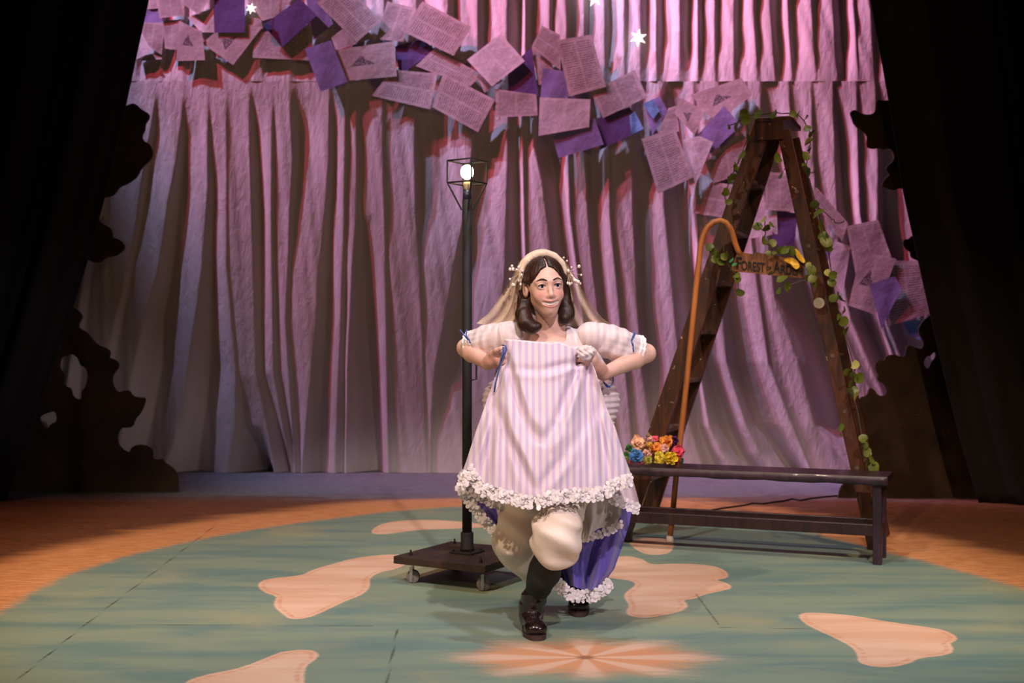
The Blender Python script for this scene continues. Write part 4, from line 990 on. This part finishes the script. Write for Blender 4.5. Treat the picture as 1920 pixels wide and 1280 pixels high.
# eyes look towards picture right of the lens
for s in (-1, 1):
    ec = hw(EY[0]*s, EY[1]+.0005, EY[2]); g = (HR_ @ Vector((.02, -1, .05))).normalized()
    e = MB().ball(ec, .0138, 20).build('eye', M['eye'], person, True)
    u = g.orthogonal().normalized(); q = g.cross(u)
    def capdisc(r, off, name, m):
        vs = [ec+g*(.0138+off)]; nseg = 18
        for i in range(nseg):
            a_ = 2*math.pi*i/nseg; vs.append(ec+g*(math.sqrt(.0138**2-r*r)+off)+(u*math.cos(a_)+q*math.sin(a_))*r)
        o = mesh(name, vs, [(0, 1+i, 1+(i+1) % nseg) for i in range(nseg)], m); o.parent = e; return o
    capdisc(.0066, .0004, 'iris', M['iris']); capdisc(.0030, .0008, 'pupil', M['pupil'])
    bp = [hw(s*(.012+.040*k_/6), -.0985+.020*(k_/6)**2, .0335+.0085*math.sin(math.pi*min(k_/6*.95, 1))-.002*(k_/6)) for k_ in range(7)]
    MB().tube(bp, [.0018, .0027, .0029, .0027, .0023, .0017, .0010], 6).build('eyebrow', M['brow'], person, True)
    lp = [hw(s*(EY[0]-.0150+.031*k_/6), -.0935+.006*abs(k_/6-.45)**1.5*3, EY[2]+.0016+.0062*math.sin(math.pi*k_/6)) for k_ in range(7)]
    MB().tube(lp, [.0008, .0014, .0016, .0016, .0017, .0017, .0010], 5).build('eyelash', M['lash'], person, True)
tv = MB()
for i in range(12):
    x_ = (i-5.5)*.0058; zc = -.0580+9.0*x_*x_; ta = math.atan(18*x_)
    tv.box(hw(x_, -.0875+9*x_*x_, zc), HR_ @ Vector((.00295*math.cos(ta), .00295*math.sin(ta), 0)), HR_ @ Vector((0, .003, 0)), HR_ @ Vector((0, 0, .0066 if 2 < i < 9 else .0054)))
tv.build('teeth', M['teeth'], person, bevel=.0003)
MB().ball(hw(0, -.070, -.058), .02, 12, (1.3, .5, .6)).build('mouth_cavity', M['mouth'], person, True)

# hair: cap with centre parting and two turned-under side locks
def hair_sdf(p):
    q = to_head(p)
    c = ell(q, (0, .014, .048), (.083, .102, .086))
    c = smax(c, -ell(q, (0, -.118, -.022), (.071, .090, .128)), .010)
    c = smax(c, -(q[:, 2]+.050-.35*q[:, 1]), .02)
    c = smin(c, ell(q, (0, .055, -.03), (.072, .050, .09)), .03)
    for s, pts in ((-1, [((-.078, -.012, .035), .018), ((-.086, .012, -.015), .020), ((-.088, .010, -.055), .024), ((-.098, -.004, -.095), .028), ((-.094, -.020, -.130), .031), ((-.070, -.032, -.150), .023), ((-.046, -.040, -.146), .014)]),
                   (1, [((.074, -.020, .035), .014), ((.081, .002, -.015), .018), ((.078, .005, -.055), .024), ((.082, .000, -.090), .028), ((.078, -.008, -.115), .029), ((.066, -.018, -.128), .022)])):
        c = smin(c, chain(q, pts, .02), .02)
    part = np.abs(q[:, 0])-.0022; c = smax(c, -np.maximum(part, -(q[:, 2]-.085)+.0), .010)
    ang_ = np.arctan2(q[:, 0], q[:, 1]+.02)
    c = smax(c, -ell(q, (-.084, -.004, .000), (.030, .026, .036)), .006)
    return c+.0007*np.sin(ang_*26+q[:, 2]*12)+.0005*np.sin(ang_*47-q[:, 2]*20)
iso_obj('hair', hair_sdf, axis(HC.x-.16, HC.x+.16, .003), axis(4.80, 5.10, .0035), axis(1.17, 1.52, .003), M['hair'], person, 1)

# headpiece band, veil, berry sprigs
hb = MB()
def arc(k, r=1.0, yo=.0, zo=0.0):
    a_ = math.radians(-12+k*204); return hw(-math.cos(a_)*.092*r, .022+yo-.012*math.sin(a_), .050+zo+math.sin(a_)*.092*r)
hb.tube([arc(k/24) for k in range(25)], [.010+.005*math.sin(math.pi*k/24)+.0016*math.sin(k*2.1) for k in range(25)], 10)
hb.tube([arc(k/24, .98, .026) for k in range(25)], [.012+.007*math.sin(math.pi*k/24) for k in range(25)], 10)
hp = hb.build('headband', M['band'], person, True)
rr_ = random.Random(5)
for (bx_, by_, dd, nn) in ((970, 512, 4.94, 15), (1077, 510, 4.96, 15)):
    st_ = MB(); c0 = PX(bx_+(8 if bx_ < 1000 else -10), by_, dd+.01); bs = []
    for i in range(nn):
        b_ = PX(bx_+rr_.uniform(-14, 13), by_+rr_.uniform(-16, 24), dd+rr_.uniform(-.03, .02)); st_.tube([c0, b_], .0007, 4)
        bs.append(MB().ball(b_, rr_.uniform(.0038, .0068), 8, (1, 1, 1.2)).build('berry', M['berry'], None, True))
    sg = st_.build('berry_sprig', M['band'], person)
    for b_ in bs: b_.parent = sg
for x_, y_ in ((1057, 483), (1063, 489), (992, 489), (1001, 481)): MB().ball(PX(x_, y_, 4.90), .0045, 8).build('bead', M['berry'], person, True)
def sheet(name, f, nu, nv, m, parent, uvs=(1, 1)):
    u, v = np.meshgrid(np.linspace(0, 1, nu), np.linspace(0, 1, nv)); x, y, d = f(u, v)
    return grid_mesh(name, np.stack([(x-960)/F*d, d+0*x, CAMZ+(640-y)/F*d], -1), m, parent, True, True, uvs)
def curve(v, pts): p = np.array(pts, float); return np.interp(v, np.linspace(0, 1, len(p)), p)
def veil(u, v):
    xl = curve(v, [972, 962, 948, 932, 915, 893]); xr = curve(v, [1062, 1078, 1092, 1108, 1128, 1153])
    x = xl+(xr-xl)*u; y = curve(v, [492, 515, 540, 565, 588, 606])+6*u*v+6*np.sin(u*9)*v*(np.abs(u-.5)*2)
    y = y-26*np.sin(np.pi*u)*(1-v)**2
    d = 5.02+.10*np.sin(np.pi*u)*(.7+.3*v)+.03*v+.010*np.sin(u*46+v*2)*(.3+v)
    return x, y, d
sheet('veil', veil, 90, 40, M['tulle'], person)
def veil2(u, v):          # gathered inner fall beside the cheek
    xl = curve(v, [970, 963, 955, 948, 935, 918]); xr = curve(v, [985, 982, 981, 980, 978, 970])
    return xl+(xr-xl)*u, curve(v, [505, 527, 548, 570, 590, 607])+0*u, 4.985+.03*v+.012*np.sin(u*14)
sheet('veil', veil2, 30, 30, M['tulle'], person)

# bodice and sleeves
NKX0, NKX1 = PX(978, 620, 4.95).x, PX(1062, 620, 4.95).x
def bodice_sdf(p):
    d = torso(p)-.012
    for S_, E_ in ((SHR, ELR), (SHL, ELL)): d = smin(d, cap(p, S_, S_.lerp(E_, .3), .060, .060), .03)
    nk = boxs(p, ((NKX0+NKX1)/2, 4.93, 1.30), ((NKX1-NKX0)/2, .16, .150), .01)
    d = smax(d, -nk, .006)
    d = smax(d, -chain(p, [(hw(0, .02, -.05), .064), (PX(1031, 622, 5.03), .066)], .01), .006)
    d = smax(d, .90-p[:, 2], .01)
    return d+.0016*np.sin(p[:, 0]*240+p[:, 2]*40)
iso_obj('bodice', bodice_sdf, axis(-.10, .42, .005), axis(4.86, 5.20, .005), axis(.89, 1.27, .005), M['stripe_body'], person)
def sleeve(S_, E_, name):
    E2 = S_.lerp(E_, .80); ax_ = (E_-S_).normalized()
    def f(p):
        h = (p-V3(S_)) @ V3(ax_); L = (E2-S_).length
        tq = np.clip(h/L, 0, 1)
        c = cap(p, S_-ax_*.012, E2, .060, .058)-.010*np.sin(np.pi*tq)
        c = smax(c, h-L-.004, .006)
        c = smax(c, -cap(p, S_, E_+ax_*.2, .043, .044), .004)
        side = V3(ax_.orthogonal().normalized()); up = V3(ax_.cross(ax_.orthogonal().normalized()).normalized())
        q = p-V3(S_); an = np.arctan2(q @ up, q @ side)
        return c+.0035*np.sin(an*5+tq*3)*np.sin(tq*3)+.003*np.sin(an*2+tq*24)*.7+.0018*np.sin(an*16)*tq
    lo = np.minimum(V3(S_), V3(E_))-.1; hi = np.maximum(V3(S_), V3(E_))+.1
    o, _ = iso_obj('sleeve', f, axis(lo[0], hi[0], .0045), axis(lo[1], hi[1], .0045), axis(lo[2], hi[2], .0045), M['stripe_body'], person)
    fr = MB(); u = ax_.orthogonal().normalized(); q = ax_.cross(u)
    for rad, off in ((.056, -.008), (.058, .006)):
        fr.tube([E2+ax_*off+(u*math.cos(a_)+q*math.sin(a_))*(rad+.003*math.sin(a_*14)) for a_ in [2*math.pi*i/48 for i in range(49)]], [.008+.002*math.sin(i*2.3) for i in range(49)], 7, False)
    f_ = fr.build('cuff_frill', M['lace'], None, True); f_.parent = o
    return E2, ax_
eR, axR = sleeve(SHR, ELR, 'r'); eL, axL = sleeve(SHL, ELL, 'l')
def ribbon(lists, name='ribbon_tie'):
    mb = MB()
    for l in lists: mb.tube([PX(*q) for q in l], .0032, 5)
    mb.build(name, M['ribbon'], person, True)
ribbon([[(878,637,5.04),(872,630,5.03),(862,618,5.03)], [(878,637,5.04),(874,628,5.03),(875,618,5.03)], [(874,629,5.03),(879,636,5.03),(882,643,5.03)]])
ribbon([[(1184,638,5.0),(1187,630,5.0),(1189,622,5.0)], [(1184,638,5.0),(1190,628,5.0),(1192,624,5.0)], [(1183,636,5.0),(1187,646,5.0),(1187,652,5.0),(1188,659,5.0)], [(1189,630,5.0),(1184,638,5.0),(1186,648,5.0)]])
ribbon([[(942,647,4.80),(948,648,4.795),(950,655,4.795),(945,668,4.795),(938,684,4.80),(934,700,4.80),(930,716,4.81),(927,735,4.82)], [(948,649,4.793),(944,662,4.793),(940,676,4.797)], [(944,650,4.80),(941,668,4.797),(935,690,4.80)]])
ribbon([[(1130,712,4.99),(1134,718,4.98),(1141,724,4.98),(1147,722,4.98),(1150,712,4.98),(1149,703,4.99)], [(1131,716,4.98),(1138,725,4.98),(1145,726,4.98)]])

# breeches
def pants_sdf(p):
    d = ell(p, (.15, 5.07, .75), (.19, .15, .15))
    d = smin(d, chain(p, [(HIPL, .115), (HIPL.lerp(KNEL, .6)+Vector((.0, 0, 0)), .090), (PX(1043, 1005, 4.72), .087), (PX(1046, 1034, 4.735), .076)], .05), .06)
    d = smin(d, chain(p, [(HIPR, .115), (HIPR.lerp(KNER, .5)+Vector((-.01, 0, 0)), .085), (PX(970, 1015, 5.03), .088), (PX(980, 1050, 5.06), .062), (PX(990, 1078, 5.09), .036)], .05), .05)
    d = smax(d, p[:, 2]-.90, .01)
    w_ = .006*np.sin(p[:, 0]*38+p[:, 2]*30+3*np.sin(p[:, 2]*14))+.004*np.sin(p[:, 2]*62+p[:, 0]*24+np.sin(p[:, 1]*30)*2)
    return d+w_*np.clip((.70-p[:, 2])*4, 0, 1)
iso_obj('breeches', pants_sdf, axis(-.12, .42, .006), axis(4.56, 5.30, .006), axis(.12, .95, .006), M['cream'], person, 2)

# boots
def boot(K, A, T, name, shaft_top, hide):
    fw = (Vector((T.x, T.y, 0))-Vector((A.x, A.y, 0))).normalized(); sd = Vector((-fw.y, fw.x, 0))
    up = A.lerp(K, shaft_top)
    def f(p):
        d = chain(p, [(A.lerp(K, .20), .048), (A.lerp(K, .1), .046), (A, .044), (Vector((A.x, A.y, .045))-fw*.01, .042)], .02)
        d = smin(d, cap(p, Vector((A.x, A.y, .055))+fw*.02, Vector((T.x, T.y, .035))+fw*.01, .044, .034), .03)
        d = smin(d, ell(p, Vector((T.x, T.y, .036))+fw*.03, (.046, .046, .034)), .02)
        d = smax(d, .016-p[:, 2], .006)
        return d+.0022*np.sin(p[:, 2]*130+p[:, 0]*60+2*np.sin(p[:, 0]*50))*np.clip((p[:, 2]-.06)*18, 0, 1)
    allp = [V3(A), V3(T+fw*.1)]; lo = np.min(allp, 0)-.09; hi = np.max(allp, 0)+.09
    o, _ = iso_obj('boot', f, axis(lo[0], hi[0], .0045), axis(lo[1], hi[1], .0045), axis(.0, A.z+.16, .0045), M['boot'], person)
    def g(p):
        h = A.lerp(K, .04)
        d = chain(p, [(A.lerp(K, .20), .046), (A.lerp(K, .5), .060), (up, .066)], .02)
        return d+.002*np.sin(p[:, 2]*70+p[:, 0]*40)
    lo = np.minimum(V3(A), V3(up))-.09; hi = np.maximum(V3(A), V3(up))+.09
    o2, _ = iso_obj('boot_shaft', g, axis(lo[0], hi[0], .006), axis(lo[1], hi[1], .006), axis(lo[2], hi[2], .006), M['gaiter'], person)
    mb = MB(); N_ = 28; c = (Vector((A.x, A.y, 0))+Vector((T.x, T.y, 0)))/2+fw*.018; hl = ((T-A).length*.5+.062)
    vs = []
    for z in (.001, .018):
        for i in range(N_):
            a_ = 2*math.pi*i/N_; wd = .047 if math.cos(a_) > 0 else .040
            vs.append(c+fw*hl*math.cos(a_)+sd*wd*math.copysign(abs(math.sin(a_))**.75, math.sin(a_))+Vector((0, 0, z)))
    mb.add(vs, [tuple(reversed(range(N_))), tuple(range(N_, 2*N_))]+[(i, (i+1) % N_, N_+(i+1) % N_, N_+i) for i in range(N_)])
    sl = mb.build('sole', M['sole'], None); sl.parent = o
boot(KNEL, ANKL, TOEL, 'l', .86, 0); boot(KNER, ANKR, TOER, 'r', .6, 0)

# lace made of many little overlapping petals
def lace(path, hpx, name, m=None, rows=3, step=.010, rad=.0088, seed=1, depth=.007):
    P_ = [PX(*q) for q in path]; L = [0]
    for a, b in zip(P_[:-1], P_[1:]): L.append(L[-1]+(b-a).length)
    mb = MB(); rr = random.Random(seed); nst = int(L[-1]/step)
    for i in range(nst+1):
        s_ = L[-1]*i/nst; k = max(0, min(len(L)-2, int(np.searchsorted(L, s_))-1)); q = (s_-L[k])/max(L[k+1]-L[k], 1e-6)
        p0 = P_[k].lerp(P_[k+1], q); tg = (P_[k+1]-P_[k]).normalized(); dn = Vector((0, 0, -1)); dn = (dn-tg*dn.dot(tg)*.7).normalized(); hh = hpx*p0.y/F
        for r in range(rows):
            c = p0+dn*hh*(r+.25+.4*(i % 2))/rows+tg*rr.uniform(-.004, .004)+Vector((0, depth*math.sin(i*.9+r)+rr.uniform(-.004, .004), 0))
            nn = Vector((rr.uniform(-.3, .3), -1, rr.uniform(-.2, .3))).normalized(); u = nn.orthogonal().normalized(); w2 = nn.cross(u); R = rad*rr.uniform(.75, 1.15)
            vs = [c+nn*R*.08]
            for a_ in range(8): vs.append(c+(u*math.cos(a_*.785)+w2*math.sin(a_*.785))*R)
            mb.add(vs, [(0, 1+a_, 1+(a_+1) % 8) for a_ in range(8)])
    o = mb.build(name, m or M['lace'], person, False); o['kind'] = 'stuff'; return o

# lifted skirt front
HEM = [(862,897),(872,885),(886,872),(897,893),(906,908),(935,916),(966,925),(985,930),(1003,932),(1018,927),(1031,922),(1073,918),(1110,917),(1132,915),(1143,902),(1165,894),(1183,890)]
hx_ = np.array([h[0] for h in HEM], float); hy_ = np.array([h[1] for h in HEM], float)
LS = [(947,643),(939,684),(931.6,706),(912,756),(892,811),(874,865),(862,897)]; RS = [(1098,656),(1104,677),(1116,703),(1127,738),(1138,771),(1154,806),(1168,850),(1184,892)]
def skirt_uv(u, v):
    ty = 637+3*np.sin(u*3)+14*u**2+3*np.sin(u*17)*(u > .6)
    bxp = 862+(1184-862)*u; by = np.interp(bxp, hx_, hy_)
    y = ty+(by-ty)*v
    yl = 643+(897-643)*v; yr = 656+(892-656)*v
    xl = np.interp(yl, [q[1] for q in LS], [q[0] for q in LS]); xr = np.interp(yr, [q[1] for q in RS], [q[0] for q in RS])
    x = xl+(xr-xl)*u
    # broad belly of cloth, edges falling back towards the hips
    d = 4.835-.165*np.sin(np.clip(v, 0, 1)*1.45)*(1-.75*(2*u-1)**2)-.02*np.sin(np.pi*u)
    # swag creases hanging from the two fists
    def crease(x0, y0, x1, y1, w_, a_):
        ex_, ey_ = x1-x0, y1-y0; L2 = ex_*ex_+ey_*ey_; tq = np.clip(((x-x0)*ex_+(y-y0)*ey_)/L2, 0, 1)
        dist = ((x-x0)*ey_-(y-y0)*ex_)/math.sqrt(L2); g = np.exp(-(dist/w_)**2)-.6*np.exp(-((dist-w_*1.6)/w_)**2)
        return 1.7*a_*g*np.sin(np.pi*np.clip(tq*.9+.1, 0, 1))
    for args in ((944,655,985,800,9,.018),(985,790,1015,835,12,.010),(1094,660,1040,805,9,.020),(1045,790,1015,838,12,.012),(1096,662,1075,690,7,.016),(1078,680,1010,695,8,.012),(1012,695,955,690,8,.006),
                 (1098,660,1108,905,8,.020),(1100,665,1140,895,8,.018),(1102,670,1165,880,8,.016),(1096,665,1085,880,9,.010),(938,690,905,905,9,.018),(936,700,950,915,10,.012),(945,800,1000,925,9,.014),(1060,850,1005,925,10,.010),(932,720,878,880,7,.014)):
        d = d+crease(*args)
    d = d+.010*np.sin(u*42+v*3)*v*np.clip(np.abs(2*u-1)*2-.7, 0, 1)+.004*np.sin(u*23)*(1-v)
    return x, y, d
sk = sheet('skirt_front', skirt_uv, 190, 150, M['stripe'], person)
so = sk.modifiers.new('thickness', 'SOLIDIFY'); so.thickness = .003; so.offset = -1
def hemd(x, y):
    u = np.array([[np.clip((x-862)/(1184-862), 0, 1)]]); v = np.array([[1.0]]); return float(skirt_uv(u, v)[2][0, 0])
lace([(x, y-2, hemd(x, y)-.006) for x, y in HEM], 25, 'lace_trim', seed=2, step=.0105, rows=4)
# rolled upper edge of the lifted skirt
top_e = skirt_uv(np.linspace(0, 1, 60)[None, :], np.zeros((1, 60)))
MB().tube([PX(float(a_), float(b_)+1, float(c_)+.006) for a_, b_, c_ in zip(top_e[0][0], top_e[1][0], top_e[2][0])], [.006]*60, 8).build('skirt_fold', M['stripe_body'], person, True)
# bunched cloth at her left fist
gc = PX(1098, 661, 4.805)
def gather(p):
    q = p-V3(gc); an = np.arctan2(q[:, 2], q[:, 0]); r_ = np.sqrt(q[:, 0]**2+q[:, 2]**2)
    return ell(p, gc, (.034, .022, .030))+.0024*np.sin(q[:, 0]*260+q[:, 2]*190+2*np.sin(q[:, 2]*120))+.002*np.sin(q[:, 2]*240-q[:, 0]*90)
iso_obj('gathered_cloth', gather, axis(gc.x-.06, gc.x+.06, .0028), axis(gc.y-.05, gc.y+.05, .0028), axis(gc.z-.06, gc.z+.06, .0028), M['stripe_body'], person)
gk = MB()
for pth in ([(1098,648,4.83),(1112,655,4.84),(1122,668,4.86),(1130,685,4.88),(1140,703,4.92)],[(1092,650,4.82),(1105,658,4.82),(1113,664,4.83)]):
    gk.tube([PX(*q) for q in pth], [.005, .009, .010, .009, .006][:len(pth)], 8)
gk.build('gathered_cloth', M['stripe_body'], person, True)

# ruched overskirt on the hips, back skirt with blue lining, petticoat
def ruche(p):
    d = ell(p, (.163, 5.12, .905), (.285, .17, .165))
    d = smin(d, ell(p, (.163, 5.12, .80), (.25, .16, .17)), .06)
    d = smax(d, -(p[:, 2]-.66), .02)
    d = smax(d, 4.95-p[:, 1], .02)
    an = np.arctan2(p[:, 0]-.163, p[:, 1]-5.1)
    return d+.0032*np.sin(p[:, 2]*255+np.sin(an*3)*2.4+p[:, 0]*18)
iso_obj('ruched_overskirt', ruche, axis(-.16, .48, .0055), axis(4.92, 5.32, .0055), axis(.64, 1.09, .004), M['stripe_ruche'], person, 0)
def back_left(u, v):
    xo = curve(v, [880, 866, 884, 908, 938]); xi = curve(v, [930, 938, 945, 950, 952])
    return xo+(xi-xo)*u, curve(v, [850, 903, 935, 965, 1002])+8*u*v-14*u*(v < .3), 5.02+.10*u+.02*v+.012*np.sin(u*9+v*4)
sheet('skirt_lining', back_left, 24, 30, M['blue'], person)
lace([(863,899,4.98),(872,914,4.99),(884,932,5.0),(897,947,5.01),(908,962,5.02),(922,978,5.03),(937,992,5.04)], 20, 'lace_trim', seed=5, rows=3)
lace([(868,880,4.97),(880,893,4.98),(896,915,4.98),(915,928,4.99),(935,935,4.99)], 20, 'lace_trim', M['petti'], seed=6, rows=3)
def blue_r(u, v):
    xl = curve(v, [1080, 1078, 1066, 1052, 1050, 1062]); xr = curve(v, [1178, 1188, 1180, 1166, 1152, 1128])
    x = xl+(xr-xl)*u; y = curve(v, [900, 940, 985, 1030, 1072, 1106])-18*(np.abs(u-.6)**1.5)*v*1.6
    fold = .050*np.sin(u*13+1.2*v)+.022*np.sin(u*27-2*v+1)
    return x, y, 5.10+.02*v+fold*(.35+.65*v)*np.sin(np.pi*np.clip(u*.9+.05, 0, 1))**.5+.05*(u-.5)**2
sheet('skirt_lining', blue_r, 70, 50, M['blue'], person)
def blue_in(u, v):
    xl = curve(v, [1060, 1058, 1062]); xr = curve(v, [1165, 1150, 1125])
    return xl+(xr-xl)*u, curve(v, [960, 1040, 1112])-6*np.sin(u*3.1), 5.23+.03*np.sin(u*9)
sheet('skirt_lining', blue_in, 40, 30, M['blue'], person)
lace([(1047,1080,5.10),(1056,1090,5.09),(1068,1100,5.08),(1082,1106,5.09),(1096,1106,5.11),(1110,1105,5.10),(1122,1100,5.11),(1134,1090,5.12),(1140,1082,5.13)], 24, 'lace_trim', seed=9, rows=4)
def petti(u, v):
    xl = curve(v, [1082, 1086, 1088, 1086]); xr = curve(v, [1166, 1168, 1166, 1150])
    x = xl+(xr-xl)*u; y = curve(v, [880, 930, 975, 1008])-22*u*v+5*np.sin(u*8)*v
    return x, y, 4.98+.03*v+.028*np.sin(u*8+2*v)+.01*np.sin(u*19)
sheet('petticoat', petti, 50, 40, M['petti'], person)
lace([(1087,1003,4.99),(1100,1001,4.99),(1115,998,4.99),(1130,993,5.0),(1148,985,5.0),(1164,975,5.01)], 14, 'lace_trim', M['petti'], seed=12, rows=2)
def side_r(u, v):
    xl = curve(v, [1128, 1138, 1146]); xr = curve(v, [1168, 1186, 1200])
    return xl+(xr-xl)*u, curve(v, [850, 890, 935])+12*u*v, 4.93+.05*u+.02*np.sin(u*10)
sheet('skirt_back', side_r, 30, 24, M['stripe_ruche'], person)
lace([(1147,925,4.93),(1158,928,4.92),(1172,932,4.94),(1186,940,4.95),(1199,944,4.96)], 20, 'lace_trim', seed=14, rows=3)
